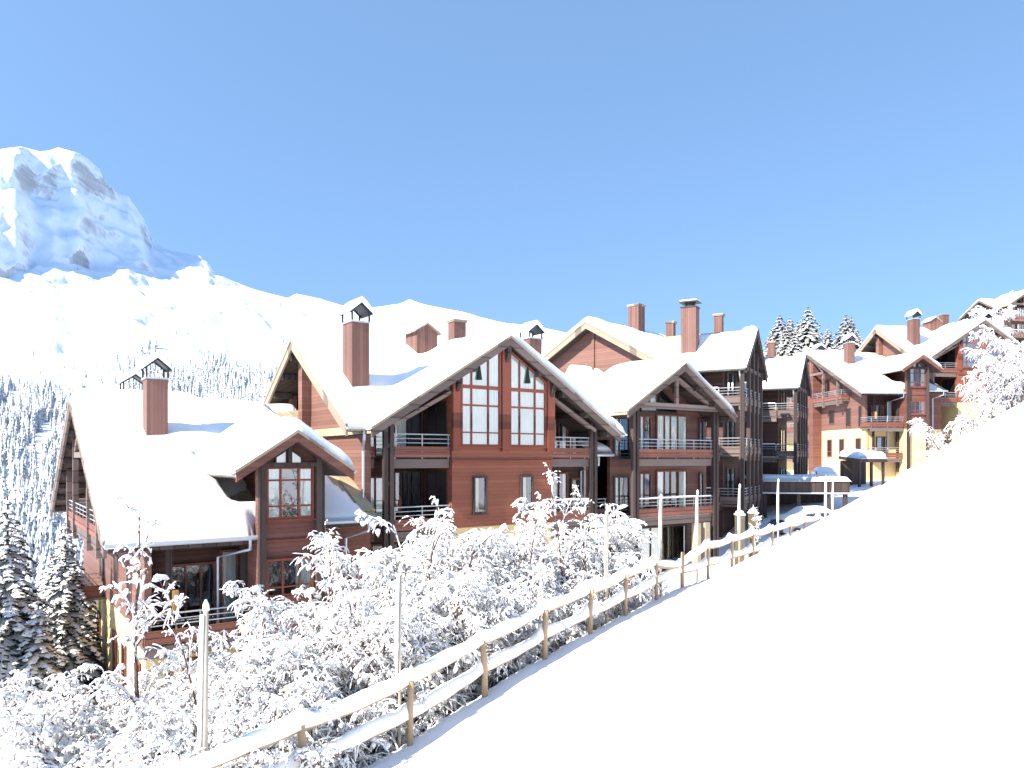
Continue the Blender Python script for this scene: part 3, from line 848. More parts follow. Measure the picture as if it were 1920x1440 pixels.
    window(h, fb, 6.42, 7.0, -5.45, -3.0, frame='red', curtain='full')
    window(h, faceB(25.0), 5.2, 6.3, -8.15, -6.3, vb=(5.75,), frame='red', curtain='left')
    post(h, 4.75, .7, -8.2, zr(24.7)-.27, .16, fb)
    post(h, 6.95, .9, -9.5, -2.75, .2, fb)
    for zz in (-4.7,-8.0):
        l = MB(); l.box(4.84,5.0,24.55,24.7,zz,zz+.65); obj('lantern', l, M['lamp'], h)
    b3 = faceB(25.0)
    window(h, b3, 9.75, 10.3, -4.3, -3.0, curtain='none', frame='dark')
    # glazed bay and dormer
    dr, dp, dmid = .85, .66, 8.0
    zd = lambda a: dr - dp*abs(a-dmid)
    w = MB(); w.prism([(7.05,-2.05),(9.05,-2.05),(9.05,zd(9.05)-.22),(dmid,dr-.22),(7.05,zd(7.05)-.22)], 23.35, 23.62); w.prism([(7.6,-2.05),(9.05,-2.05),(9.05,zd(9.05)-.22),(dmid,dr-.22),(7.6,zd(7.6)-.22)], 23.621, 29.4); w.box(7.05,9.05,23.35,26,-5.6,-2.051)
    bay = obj('bay', w, M['red'], h)
    w = MB(); w.box(7.08,9.02,23.38,26,-12,-5.602); obj('base', w, M['stucco'], bay)
    for a in (7.14, 8.96): post(h, a, .12, -12, zd(a)-.2, .2, faceB(23.35))
    for a in (9.18,): post(h, a, .0, -12, zd(a)-.2, .14, faceB(23.5))
    bd = MB(); bd.box(7.24,8.86,23.29,23.35,-2.62,-2.56); obj('band', bd, M['orange'], bay)
    f3 = faceB(23.35)
    window(h, f3, 7.28, 8.82, -1.92, -.25, vb=(7.74,8.32), hb=((-.68,.06),(-1.5,.05)), frame='orange', curtain='sides')
    window(h, f3, 7.55, 7.97, -.18, .12, frame='dark', top=(.05,.33), curtain='full', fw=.05)
    window(h, f3, 8.05, 8.46, -.18, .12, frame='dark', top=(.33,.05), curtain='full', fw=.05)
    window(h, f3, 7.28, 8.82, -4.35, -3.15, vb=(7.80,8.36), hb=((-4.05,.05),), frame='orange', curtain='right')
    gr = gable_roof(h, 'b', 22.5, 30.0, dmid, dr, 1.85, 1.85, dp, .18, 'dormer_roof')
    soffit(h, gr, 'b', 22.5, 29, dmid, dr, 1.85, 1.85, dp, .18)
    barge(h, 'b', 22.5, dmid, dr, 1.85, 1.85, dp, m='red', dep=.34)
    bm = MB(); bm.box(7.24,8.86,23.16,23.3,-.26,-.12); bm.beam((8.01,23.22,-.1),(8.01,23.22,.45),.12,.12,up=(0,1,0)); obj('tie_beam', bm, M['dark'], h)
    gutter(h, (6.1,22.6,-.43), (6.1,27.5,-.43)); gutter(h, (9.9,22.6,-.43), (9.9,27.5,-.43))
    snow_sheet(gr, [(6.08,9.92,22.42,30.6)], lambda a,b: dr-dp*np.abs(a-dmid), lambda a,b: .44+.08*sstep(24,28,b)+0*a, .11, .42, 2)
    # chimneys
    chimney(h, 4.85, 5.55, 29.0, 29.75, 0.0, 2.85)
    chimney(h, 5.0, 5.9, 35.2, 36.0, 0.2, 2.85)
    return h

def chalet_B():
    h = thing('chalet', 'middle chalet with a tall two-light glazed gable and left side wall in sun', 'chalet', (17.5,28.0,-8.5), TH, 'timber chalets of the resort', True)
    rz, mid, p = 4.95, 30.7, .66
    wz, wm, wp, wh = 4.95, 17.5, .63, 6.1
    zr = lambda b: rz - p*abs(b-mid); zw = lambda a: wz - wp*abs(a-wm)
    m = MB(); t = .2
    m.slabpoly([(10.7,25.0,zr(25)),(11.5,25.0,zr(25)),(wm,mid,rz),(10.7,mid,rz)],t); m.slabpoly([(23.5,25.0,zr(25)),(24.4,25.0,zr(25)),(24.4,mid,rz),(wm,mid,rz)],t)
    m.slab((10.7,mid,rz),(24.4,mid,rz),(24.4,36.4,zr(36.4)),(10.7,36.4,zr(36.4)),t)
    rf = obj('roof', m, M['tan'], h)
    so = MB(); k = .204
    so.slabpoly([(10.74,25.04,zr(25.04)-k),(11.4,25.04,zr(25.04)-k),(11.4,mid,rz-k),(10.74,mid,rz-k)],.05)
    so.slab((10.74,mid,rz-k),(24.36,mid,rz-k),(24.36,36.36,zr(36.36)-k),(10.74,36.36,zr(36.36)-k),.05)
    for b in np.arange(25.6,36,1.1): so.box(10.76, 11.58, b-.08, b+.08, zr(b)-.52, zr(b)-.262)
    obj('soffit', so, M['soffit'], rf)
    wr = gable_roof(h, 'b', 24.5, 30.6, wm, wz, wh, wh, wp, .2, 'gable_roof')
    so = MB(); k = .204
    for sg in (-1,1):
        so.slab((wm+sg*(wh-.04),24.54,zw(wm+wh-.04)-k),(wm,24.54,wz-k),(wm,30,wz-k),(wm+sg*(wh-.04),30,zw(wm+wh-.04)-k),.05)
        for x in (1.6,2.9,4.2,5.5): so.box(wm+sg*x-.09, wm+sg*x+.09, 24.56, 27.1, zw(wm+x)-.5, zw(wm+x)-.26)
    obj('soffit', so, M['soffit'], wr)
    barge(h, 'b', 24.5, wm, wz, wh, wh, wp, dep=.38)
    barge(h, 'a', 10.7, mid, rz, 5.7, 5.7, p, m='fascia', dep=.40)
    gutter(h, (10.65,24.9,zr(25)-.08), (11.4,24.9,zr(25)-.08), [(11.35,24.95,zr(25)-.1),(11.35,25.0,zr(25)-.5),(11.5,25.42,zr(25)-.9),(11.5,25.42,-9.5)])
    gutter(h, (23.7,24.6,zw(23.6)-.1), (23.7,26.5,zw(23.6)-.1), [(23.6,26.4,zw(23.6)-.15),(23.6,26.9,zw(23.6)-1.0),(23.6,26.9,-8)])
    def hm(a,b):
        A = np.where(b >= 24.8, rz-p*np.abs(b-mid), -99.); B = np.where((np.abs(a-wm) <= wh+.2)&(b <= mid), wz-wp*np.abs(a-wm), -99.)
        return np.maximum(A, B)
    snow_sheet(rf, [(10.62,24.42,24.9,36.4),(11.36,23.64,24.42,30.7)], hm, lambda a,b: .50+.14*np.exp(-((a-12.4)/.9)**2-((b-27.0)/.9)**2)-.1*sstep(29,30.7,b)*sstep(30.8,30.6,b)+0*a, .14, .42, 3, 4)
    # side wall in sun, with the notch at the top of the gable
    w = MB()
    w.prismx([(25.5,-10),(36,-10),(36,zr(36)-.27),(33.4,zr(33.4)-.27),(33.4,1.6),(30.9,1.6),(30.9,zr(30.9)-.27),(mid,rz-.27),(25.5,zr(25.5)-.27)], 11.6, 11.85)
    obj('side_wall', w, M['redside'], h)
    w = MB(); w.box(11.86,24.0,35.7,36,-10,zr(36)-.27); obj('rear_wall', w, M['red'], h)
    w = MB(); w.prismx([(27.2,-10),(36,-10),(36,zr(36)-.27),(mid,rz-.27),(27.2,zr(27.2)-.27)], 23.8, 24.05); obj('end_wall', w, M['red'], h)
    w = MB(); w.prismx([(30.9,1.6),(33.4,1.6),(33.4,zr(33.4)-.4),(30.9,zr(30.9)-.4)], 12.35, 12.45); obj('recess_wall', w, M['red'], h)
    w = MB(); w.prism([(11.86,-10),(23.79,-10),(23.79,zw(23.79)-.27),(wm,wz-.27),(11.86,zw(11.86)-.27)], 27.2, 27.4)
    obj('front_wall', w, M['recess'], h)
    q = MB(); q.box(11.2,11.6,30.95,31.4,1.2,zr(31.2)-.3); obj('pilaster', q, M['redside'], h)
    fl = MB(); fl.beam((11.35,24.6,-1.85),(11.35,32.8,2.25),.5,.05); obj('flashing', fl, M['tan'], h)
    # glazed bay
    w = MB(); w.prism([(15.0,-2.72),(20.0,-2.72),(20.0,zw(20)-.27),(wm,wz-.27),(15.0,zw(15)-.27)], 24.9, 27.19)
    bay = obj('bay', w, M['redbay'], h)
    w = MB(); w.box(15.03,19.97,24.94,27.19,-10,-2.722); obj('base_wall', w, M['stucco'], h)
    for a0, a1 in ((14.97,15.30),(17.30,17.66),(19.66,20.03)):
        c = MB(); mz = lambda a: zw(a)-.275
        c.prism([(a0,.3),(a1,.3),(a1,mz(a1)),(wm,mz(wm)),(a0,mz(a0))] if a0 < wm < a1 else [(a0,.3 if a0 < 17 or a0 > 18 else .3),(a1,.3),(a1,mz(a1)),(a0,mz(a0))], 24.74, 24.899)
        obj('column', c, M['orange'], bay)
    c = MB(); c.box(14.97,20.03,24.80,24.897,-.14,-.06); obj('band', c, M['orange'], bay)
    fb = faceB(24.9)
    window(h, fb, 15.36, 17.26, .5, 3.0, vb=(15.86,16.66), hb=((1.04,.05),(2.12,.07),(2.85,.14)), top=(zw(15.36)-.36,zw(17.26)-.36), curtain='full')
    window(h, fb, 17.70, 19.62, .5, 3.0, vb=(18.22,19.02), hb=((1.04,.05),(2.12,.07),(2.85,.14)), top=(zw(17.70)-.36,zw(19.62)-.36), curtain='full')
    for a in (16.2, 18.62):                      # hanging winter decorations behind the upper lights
        d = MB(); d.tube([(a,24.80,3.15),(a,24.80,3.9)], [.12,.012], 7); obj('decoration', d, M['xmas'], bay)
    window(h, fb, 15.95, 16.6, -2.2, -.7, frame='dark', curtain='left'); window(h, fb, 18.3, 18.95, -2.2, -.7, frame='dark', curtain='left')
    # balconies each side, posts, struts
    fw_ = faceB(27.2)
    for zf_ in (0.0, -2.75):
        balcony(h, fw_, 12.55, 14.96, 2.2, zf_); balcony(h, fw_, 20.04, 22.25, 2.2, zf_, snow=(zf_ < -1))
        balcony(h, fw_, 11.86, 12.05, 1.6, zf_, rail=False)
        window(h, fw_, 12.3, 13.3, zf_+.05, zf_+2.05, vb=(12.8,), curtain='full', frame='red')
        window(h, fw_, 13.6, 14.92, zf_+.05, zf_+2.25, vb=(14.25,), curtain='none' if zf_ < -1 else 'left', frame='dark')
        window(h, faceA(14.998), 25.25, 26.9, zf_+.05, zf_+2.3, vb=(26.1,), curtain='none', frame='dark', flat=True)
        window(h, fw_, 21.75, 22.75, zf_+.05, zf_+2.1, vb=(22.2,), curtain='sides', frame='red')
        window(h, fw_, 22.95, 23.7, zf_+.05, zf_+1.8, curtain='left', frame='red')
    window(h, fw_, 12.6, 14.4, -5.4, -3.4, vb=(13.2,13.8), curtain='left', frame='red'); window(h, fw_, 20.6, 22.0, -5.4, -3.4, vb=(21.3,), curtain='sides', frame='red')
    for a in (12.3, 22.4): post(h, a, 2.22, -9, zw(a)-.27, fc=fw_, double=True)
    for sg in (-1,1):
        st = MB(); a1 = wm+sg*5.0; a0 = wm+sg*2.55
        st.beam((a1,24.98,zw(a1)-.55),(a0,24.98,zw(a0)-.75),.14,.22,up=(0,-1,0)); obj('strut', st, M['truss'], h)
        br = MB(); br.beam((wm+sg*2.35,24.6,zw(19.85)-.5),(wm+sg*2.35,24.9,zw(19.85)-.9),.14,.2); br.box(wm+sg*2.35-.09,wm+sg*2.35+.09,24.52,25.0,zw(19.85)-.5,zw(19.85)-.28); obj('bracket', br, M['dark'], h)
    br = MB(); br.box(wm-.1,wm+.1,24.52,24.9,wz-.62,wz-.3); br.beam((wm,24.56,wz-.6),(wm,24.86,wz-1.05),.14,.18); obj('bracket', br, M['dark'], h)
    # roof plant
    chimney(h, 11.5, 12.2, 26.4, 27.3, 1.2, 5.2)
    chimney(h, 16.0, 17.05, 29.6, 30.7, 4.1, 5.75, 'gable')
    chimney(h, 19.4, 20.1, 32.0, 32.6, 3.2, 6.9, 'flat')
    chimney(h, 23.4, 24.2, 31.0, 31.8, 3.2, 6.3, 'frame')
    return h

def chalet_C():
    h = thing('chalet', 'narrow chalet with open truss gable over two balconies, beside the big glazed gable', 'chalet', (28.0,28.0,-7.0), TH, 'timber chalets of the resort', True)
    rz, mid, p = 3.95, 29.6, .60
    wz, wm, wp, wh = 4.6, 27.85, .62, 3.85
    zr = lambda b: rz - p*abs(b-mid); zw = lambda a: wz - wp*abs(a-wm)
    m = MB(); t = .2
    m.slabpoly([(23.2,26.3,zr(26.3)),(24.1,26.3,zr(26.3)),(wm,mid,rz),(23.2,mid,rz)],t); m.slabpoly([(31.58,26.3,zr(26.3)),(31.75,26.3,zr(26.3)),(31.75,mid,rz),(wm,mid,rz)],t); m.slab((23.2,mid,rz),(31.75,mid,rz),(31.75,33.9,zr(33.9)),(23.2,33.9,zr(33.9)),t)
    rf = obj('roof', m, M['tan'], h)
    so = MB(); k = .204
    so.slabpoly([(23.22,26.33,zr(26.33)-k),(24.05,26.33,zr(26.33)-k),(24.6,mid,rz-k),(23.22,mid,rz-k)],.05); so.slab((23.22,mid,rz-k),(31.7,mid,rz-k),(31.7,33.87,zr(33.87)-k),(23.22,33.87,zr(33.87)-k),.05)
    obj('soffit', so, M['soffit'], rf)
    barge(h, 'a', 23.2, mid, rz, 3.3, 4.3, p, m='grey', dep=.36)
    wr = gable_roof(h, 'b', 24.4, 30.0, wm, wz, wh, wh, wp, .2, 'gable_roof')
    so = MB()
    for sg in (-1,1):
        so.slab((wm+sg*(wh-.04),24.44,zw(wm+wh-.04)-.204),(wm,24.44,wz-.204),(wm,29,wz-.204),(wm+sg*(wh-.04),29,zw(wm+wh-.04)-.204),.05)
        for x in (1.2,2.4,3.5): so.box(wm+sg*x-.08, wm+sg*x+.08, 24.46, 26.9, zw(wm+x)-.48, zw(wm+x)-.26)
    obj('soffit', so, M['soffit'], wr)
    barge(h, 'b', 24.4, wm, wz, wh, wh, wp, dep=.36)
    gutter(h, (23.3,26.2,zr(26.3)-.1), (24.3,26.2,zr(26.3)-.1))
    def hm(a,b):
        A = np.where(b >= 26.1, rz-p*np.abs(b-mid), -99.); B = np.where((np.abs(a-wm) <= wh+.2)&(b <= mid), wz-wp*np.abs(a-wm), -99.)
        return np.maximum(A, B)
    snow_sheet(rf, [(23.15,31.78,26.2,33.9),(23.92,31.78,24.32,30.3)], hm, lambda a,b: .48+0*a, .13, .45, 4, 4)
    w = MB()
    w.prism([(24.6,-8),(31.6,-8),(31.6,zw(31.6)-.27),(wm,wz-.27),(24.6,zw(24.6)-.27)], 26.2, 26.4)
    obj('front_wall', w, M['midbrown'], h)
    w = MB(); w.box(23.4,24.59,27.5,27.7,-8,zr(27.5)-.27); obj('corner_wall', w, M['red'], h)
    w = MB(); w.box(23.4,31.3,33.4,33.7,-8,zr(33.7)-.27); obj('rear_wall', w, M['red'], h)
    w = MB(); w.prismx([(27.71,-8),(33.39,-8),(33.39,zr(33.4)-.27),(mid,rz-.27),(27.71,zr(27.7)-.27)], 31.1, 31.3); obj('end_wall', w, M['red'], h)
    fb = faceB(26.2)
    for zf_ in (0.0,-2.85):
        balcony(h, fb, 25.25, 30.6, 1.2, zf_, snow=(zf_<-1))
        window(h, fb, 24.8, 25.85, zf_+.05, zf_+2.0, vb=(25.15,), curtain='left', frame='dark')
        window(h, fb, 26.5, 27.35, zf_+.05, zf_+2.15, vb=(26.85,), curtain='left', frame='red')
        window(h, fb, 27.7, 30.05, zf_+.05, zf_+2.25, vb=(28.3,28.75,29.3), curtain='sides' if zf_ < -1 else 'full', frame='red')
        window(h, fb, 30.95, 31.3, zf_+.05, zf_+2.1, curtain='none', frame='dark')
    window(h, fb, 24.8, 25.85, -5.6, -3.7, vb=(25.15,), curtain='left', frame='dark')
    window(h, fb, 26.5, 30.0, -5.7, -3.4, vb=(27.3,28.1,28.9), curtain='left', frame='dark')
    window(h, fb, 26.6, 27.8, 2.35, 2.5, frame='dark', top=(2.75,3.7), curtain='full', fw=.05); window(h, fb, 27.9, 29.2, 2.35, 2.5, frame='dark', top=(3.7,2.75), curtain='none', fw=.05)
    fq = faceB(27.5)
    balcony(h, fq, 23.5, 24.55, 1.1, -2.85, parapet='dark', beam=False)
    # little lean-to roof in the corner, deep in snow
    lr = MB(); lr.slab((23.45,26.0,.25),(24.55,26.0,.25),(24.55,27.45,.85),(23.45,27.45,.85),.15); l = obj('lean_to_roof', lr, M['dark'], h)
    snow_sheet(l, [(23.42,24.58,25.95,27.45)], lambda a,b: .25+.41*(b-26)+0*a, lambda a,b: .25+0*a, .1, .25, 6, 0)
    gutter(h, (23.4,25.9,.17), (24.55,25.9,.17), [(23.6,25.9,.1),(23.6,25.9,-.3),(23.55,27.1,-.6),(23.55,27.1,-6)])
    for a in (25.05, 30.8): post(h, a, 1.22, -8, zw(a)-.27, fc=fb, double=True)
    tr = MB()
    tr.beam((25.0,24.95,2.55),(30.9,24.95,2.55),.16,.28); tr.beam((wm,24.93,2.69),(wm,24.93,wz-.55),.18,.14,up=(0,1,0))
    for sg in (-1,1): tr.beam((wm+sg*2.75,24.97,2.6),(wm,24.97,wz-.62),.14,.24,up=(0,-1,0))
    obj('truss', tr, M['truss'], h)
    cp = MB()
    for a in (29.45,30.15): cp.box(a-.18,a+.18,24.9,25.2,-7,-3.25)
    obj('pier', cp, M['cream'], h)
    return h

def chalet_D():
    A = math.radians(-20.9)
    h = thing('apartment_chalet', 'tall dark timber block with a snowy roof, many posts and balconies on its right end', 'chalet', (-7.0,46.5,-5.0), A, 'tall timber blocks', True)
    rz, mid, p = 7.75, 47.1, .80
    zr = lambda b: rz - p*abs(b-mid)
    rf = gable_roof(h, 'a', -14.0, -2.7, mid, rz, 3.2, 3.2, p, .22)
    soffit(h, rf, 'a', -14.0, -2.7, mid, rz, 3.2, 3.2, p, .22)
    barge(h, 'a', -2.7, mid, rz, 3.2, 3.2, p, m='dark', dep=.4, out=1, edge='dark')
    gutter(h, (-14,43.8,zr(43.9)-.1), (-2.7,43.8,zr(43.9)-.1))
    def dd(a,b): return np.where((b > mid-.35)&(b < mid+.8)&(a < -3.3), .0, .38*sstep(mid-.2-.1*np.sin(a*5),mid-.9,b)+.3*sstep(mid+.7,mid+1,b)+.3*sstep(-3.6,-3.2,a)) 
    snow_sheet(rf, [(-14.0,-2.62,43.8,50.3)], lambda a,b: rz-p*np.abs(b-mid), dd, .14, .36, 7, 1)
    w = MB(); w.box(-14,-4.3,45.3,45.5,-5.6,zr(45.3)-.28); obj('front_wall', w, M['brown'], h)
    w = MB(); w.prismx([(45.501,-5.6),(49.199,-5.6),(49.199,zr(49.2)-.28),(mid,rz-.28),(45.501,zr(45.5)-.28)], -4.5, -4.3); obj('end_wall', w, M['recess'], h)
    w = MB(); w.box(-14,-4.5,49.2,49.4,-5.6,zr(49.4)-.28); obj('rear_wall', w, M['red'], h)
    fb = faceB(45.3); fr = faceR(-4.3)
    for zf_ in (3.1,.2,-2.7):
        balcony(h, fb, -9.6, -4.2, 1.25, zf_, snow=True, parapet='dark' if zf_ < 1 else 'grey')  # lower parapets darker, the cast shade is put into their colour
        balcony(h, fr, 44.2, 49.4, 1.35, zf_, (True,True), parapet='grey')
        for a in (-9.2,-7.7,-6.3): window(h, fb, a, a+1.0, zf_+.05, zf_+2.0, vb=(a+.5,), curtain='left', frame='dark')
        window(h, fr, 46.0, 48.2, zf_+.05, zf_+2.1, vb=(47.1,), frame='dark')
    for a in (-9.6,-5.9): post(h, a, 1.2, -5.8, zr(44.1)-.28, .22, fb)
    for b in (44.2,45.9,47.1,48.3,49.6): post(h, b, 1.35, -5.8, zr(b)-.28, .22, fr)
    tb = MB(fr); tb.beam((44.2,1.35,5.2),(49.8,1.35,5.2),.14,.22); obj('tie_beam', tb, M['dark'], h)
    dp = MB(); dp.tube([(-3.1,44.0,zr(43.9)-.15),(-3.0,44.4,3.9),(-3.0,44.4,-4)], .05, 6); obj('downpipe', dp, M['metal'], h)
    chimney(h, -6.65, -5.75, 44.7, 45.5, 5.6, 9.0, 'pot')
    chimney(h, -8.6, -8.1, 48.0, 48.5, 6.2, 8.75, 'flat'); chimney(h, -5.5, -5.0, 48.0, 48.5, 6.2, 8.95, 'flat')
    return h

def chalet_E():
    A = math.atan2(.7496,.662)
    h = thing('brown_gable_chalet', 'chalet behind with a plain closed gable of brown boards lit by the sun', 'chalet', (42.0,27.0,-5.0), A, 'timber chalets of the resort', True)
    rz, mid, p = 8.45, 27.0, .56
    zr = lambda b: rz - p*abs(b-mid)
    rf = gable_roof(h, 'a', 37.5, 50.0, mid, rz, 5.2, 5.2, p, .22); soffit(h, rf, 'a', 37.5, 50, mid, rz, 5.2, 5.2, p, .22)
    barge(h, 'a', 37.5, mid, rz, 5.2, 5.2, p, m='fascia', dep=.42)
    snow_sheet(rf, [(37.42,50.1,21.7,32.3)], lambda a,b: rz-p*np.abs(b-mid), lambda a,b: .40+0*a, .16, .4, 8)
    w = MB(); w.prismx([(22.4,-5),(31.6,-5),(31.6,zr(31.6)-.28),(mid,rz-.28),(22.4,zr(22.4)-.28)], 38.3, 38.6); obj('gable_wall', w, M['redside'], h)
    w = MB(); w.box(38.6,49.5,22.4,22.6,-5,zr(22.4)-.28); obj('front_wall', w, M['red'], h)
    w = MB(); w.box(38.6,49.5,31.4,31.6,-5,zr(31.6)-.28); obj('rear_wall', w, M['red'], h)
    s = MB(); s.box(38.2,38.299,mid-.1,mid+.1,-1,rz-.5); obj('cover_strip', s, M['redside'], h)
    chimney(h, 42.6, 43.4, 26.4, 27.2, 7.5, 10.2, 'flat')
    return h
# ------------------------------------------------------------------ fence, poles, cars
def fpt(s, d=0.0):
    o = (.095*(s-15) if s > 15 else 0.0) + d
    return (FP[0]+FD[0]*s+FN[0]*o, FP[1]+FD[1]*s+FN[1]*o)
def build_fence():
    f = thing('rail_fence', 'split-log rail fence capped with snow along the slope edge', 'fence', (*fpt(-2), float(zf(-2))))
    off = f.location.copy(); OFF[f.name] = tuple(off)
    S = [-5.2,-3.0,-.9,1.3,3.4,5.4,7.5,9.5,11.4,13.4,15.3,17.1,19.0,20.9,22.8,24.8,26.7,28.7,30.7,32.6,33.9]
    r = random.Random(3)
    top = []; low = []
    for i, s in enumerate(S):
        x, y = fpt(s, .10); z = gz(*fpt(s,.05))
        lean = r.uniform(-.05,.05)
        tp = MB(); n = 9; w = r.uniform(.048,.06)
        tp.tube([(x,y,z-.5),(x,y,z+.5),(x+lean,y,z+1.02)], [w,w*.97,w*.9], n)
        p = obj('post', tp, M['log'], f, True)
        if i not in (10,):
            c = MB(); h = r.uniform(.10,.2)
            c.tube([(x+lean,y,z+1.0),(x+lean,y,z+1.05+h*.4),(x+lean,y,z+1.05+h)], [w*1.25,w*1.15,.012], 8); obj('snow', c, M['snow_t'], p, True)
        k = .0 if s < 29 else -.30*(s-29)/5
        top.append(Vector((x-.07,y+.05,z+.92+k+r.uniform(-.03,.03)))); low.append(Vector((x-.07,y+.05,z+.40+k*1.4+r.uniform(-.03,.03))))
    # one rail has slipped off its post
    b = S.index(15.3)
    top[b] = top[b] + Vector((0,0,-.34))
    def rail(a, c, sag, slip=False):
        pts = []; n = 8
        for i in range(n+1):
            t = i/n; q = a.lerp(c,t); q.z -= sag*4*t*(1-t); pts.append(q)
        e = (c-a).normalized()*.16
        pts[0] = pts[0]-e; pts[-1] = pts[-1]+e
        w = MB(); w.tube(pts, .05, 7); o = obj('rail', w, M['log'], f, True)
        sn = MB(); V = []; Fs = []
        m = 26; prof = 9
        for i in range(m+1):
            t = i/m; q = a.lerp(c,t); q = q + Vector((0,0,-sag*4*t*(1-t)))
            hh = .17 + .03*math.sin(t*7+a.x) + r.uniform(-.008,.008) + (.08*math.exp(-(t/.07)**2) + .08*math.exp(-((1-t)/.07)**2))
            d = (c-a).normalized(); sx = Vector((d.y,-d.x,0)).normalized()
            for k in range(prof):
                an = PI*k/(prof-1)
                V.append(q + sx*(math.cos(an)*.105*(1+.1*math.sin(t*17))) + Vector((0,0,.02 + math.sin(an)**.8*hh)))
        for i in range(m):
            for k in range(prof-1): Fs.append((i*prof+k,i*prof+k+1,(i+1)*prof+k+1,(i+1)*prof+k))
            Fs.append((i*prof+prof-1,i*prof,(i+1)*prof,(i+1)*prof+prof-1))
        Fs.append(tuple(range(prof))); Fs.append(tuple(m*prof+k for k in range(prof))[::-1])
        sn.add([v[:] for v in V], Fs); obj('snow', sn, M['snow_t'], o, True)
    for i in range(len(S)-1):
        rail(top[i], top[i+1], .05 if i%2 else .02)
        if i < len(S)-3: rail(low[i], low[i+1], .04 if i%3 else .015)
    return f
POLES = [(0.0,'nearest pale pole, standing over the near end of the fence'),(3.4,'thin pale pole among the bushes at the fence'),(10.8,'pale pole left of the open truss chalet posts'),(14.25,'pale pole beside the slipped fence rail'),
         (16.8,'pale pole just right of the slipped rail'),(20.2,'pale pole in front of the dark carport post'),(24.1,'pale pole before the flat carport roof'),(30.4,'thick pale pole at the far end of the fence'),(31.6,'thin far pole next to the thick one')]
def build_poles():
    for i, (s, lab) in enumerate(POLES):
        x, y = fpt(s, -.12); z = gz(x, y)
        p = thing('marker_pole', lab, 'pole', (x,y,z), 0, 'tall pale poles along the fence')
        OFF[p.name] = (x,y,z)
        r = .06 if i in (7,) else (.036 if i != 1 else .026); H = 2.75
        w = MB(); w.tube([(x,y,z-.4),(x+.01,y,z+1.4),(x+.02,y,z+H)], [r,r*.95,r*.85], 8); obj('shaft', w, M['pole'], p, True)
        sn = MB(); sn.tube([(x-.035,y-.03,z+1.0),(x-.04,y-.035,z+1.5),(x-.03,y-.03,z+2.1),(x-.01,y-.03,z+H-.05)], [.01,.03,.03,.026], 7)
        sn.tube([(x+.02,y,z+H-.01),(x+.02,y,z+H+.06),(x+.02,y,z+H+.12)], [r*1.1,r,.01], 7); obj('snow', sn, M['snow_t'], p, True)

def car(name, label, x, y, ang, paint, dz=0.0):
    z = gz(x, y) + dz
    c = thing(name, label, 'car', (x,y,z), ang, 'snow covered parked cars'); 
    prof = [(-2.1,.35),(-2.15,.75),(-1.95,.95),(-1.2,1.02),(-.55,1.42),(.75,1.46),(1.5,1.05),(2.05,.98),(2.12,.6),(2.08,.35)]
    b = MB(); n = len(prof); V = []; rows = [(-.86,.93),(-.80,1.0),(.80,1.0),(.86,.93)]
    for yy, k in rows:
        for px, pz in prof: V.append((px*(.985 if k < 1 else 1), yy*(1-.14*max(0,pz-.95)/.5), pz*(1 if k==1 else .985)))
    Fs = []
    for i in range(3):
        for k in range(n): Fs.append((i*n+k, i*n+(k+1)%n, (i+1)*n+(k+1)%n, (i+1)*n+k))
    Fs += [tuple(range(n))[::-1], tuple(3*n+k for k in range(n))]
    b.add(V, Fs); obj('body', b, M[paint], c)
    for sy in (-1,1):
        g = MB(); g.prism([(-1.0,1.04),(-.5,1.36),(.7,1.40),(1.25,1.08)], sy*.80-.02, sy*.80+.02); obj('side_window', g, M['carglass'], c)
    for sx, lab in ((-1.3,'wheel'),(1.3,'wheel')):
        for sy in (-1,1):
            w = MB(); w.tube([(sx,sy*.72,.32),(sx,sy*.9,.32)], .32, 14); o = obj('wheel', w, M['tyre'], c)
            h = MB(); h.tube([(sx,sy*.9,.32),(sx,sy*.915,.32)], .18, 10); obj('rim', h, M['metal'], o)
    ws = MB(); ws.add([(-1.22,-.68,1.04),(-1.22,.68,1.04),(-.60,.60,1.41),(-.60,-.60,1.41)], [(0,1,2,3)]); obj('windscreen', ws, M['carglass'], c)
    na, nb = 34, 12; V = np.zeros((na,nb,3))
    px = np.array([q[0] for q in prof[2:-2]]); pz = np.array([q[1] for q in prof[2:-2]])
    for i in range(na):
        xx = -2.0+4.0*i/(na-1); base = np.interp(xx, px, pz)
        for j in range(nb):
            t = -1+2*j/(nb-1); e = max(0,1-abs(t)**4)*max(0,1-abs(xx/2.02)**8)
            V[i,j] = (xx, t*.80*(1-.14*max(0,base-.95)/.5), base+.01+.34*e**.5)
    np_obj('snow', V.reshape(-1,3), grid_faces(na,nb), M['snow_t'], c)
    return c

def carport():
    x, y = 19.2, 49.5
    h = thing('carport', 'flat roofed dark carport with a layer of snow', 'carport', (x,y,-3.4), math.radians(-6))
    r = MB(); r.box(-2.9,2.5,-2,4,1.25,1.95); f = obj('roof', r, M['dark'], h)
    OFF[h.name] = (0,0,0)
    snow_sheet(f, [(-3.0,2.6,-2.1,4.1)], lambda a,b: 1.955+0*a, lambda a,b: .28+0*a, .2, .25, 9, 0)
    g = MB(); g.tube([(-2.9,-2.06,1.2),(2.5,-2.06,1.2)], .06, 7); obj('gutter', g, M['metal'], h)
    for a in (-2.7,-.6,1.2,2.3):
        p = MB(); p.box(a-.12,a+.12,-1.9,-1.66,-1,1.249); obj('post', p, M['dark'], h)
    w = MB(); w.box(-2.9,2.5,2.8,3,-1.5,1.249); w.box(-2.9,-2.7,-1,2.799,-1.5,1.249); obj('back_wall', w, M['dark'], h)
    return h
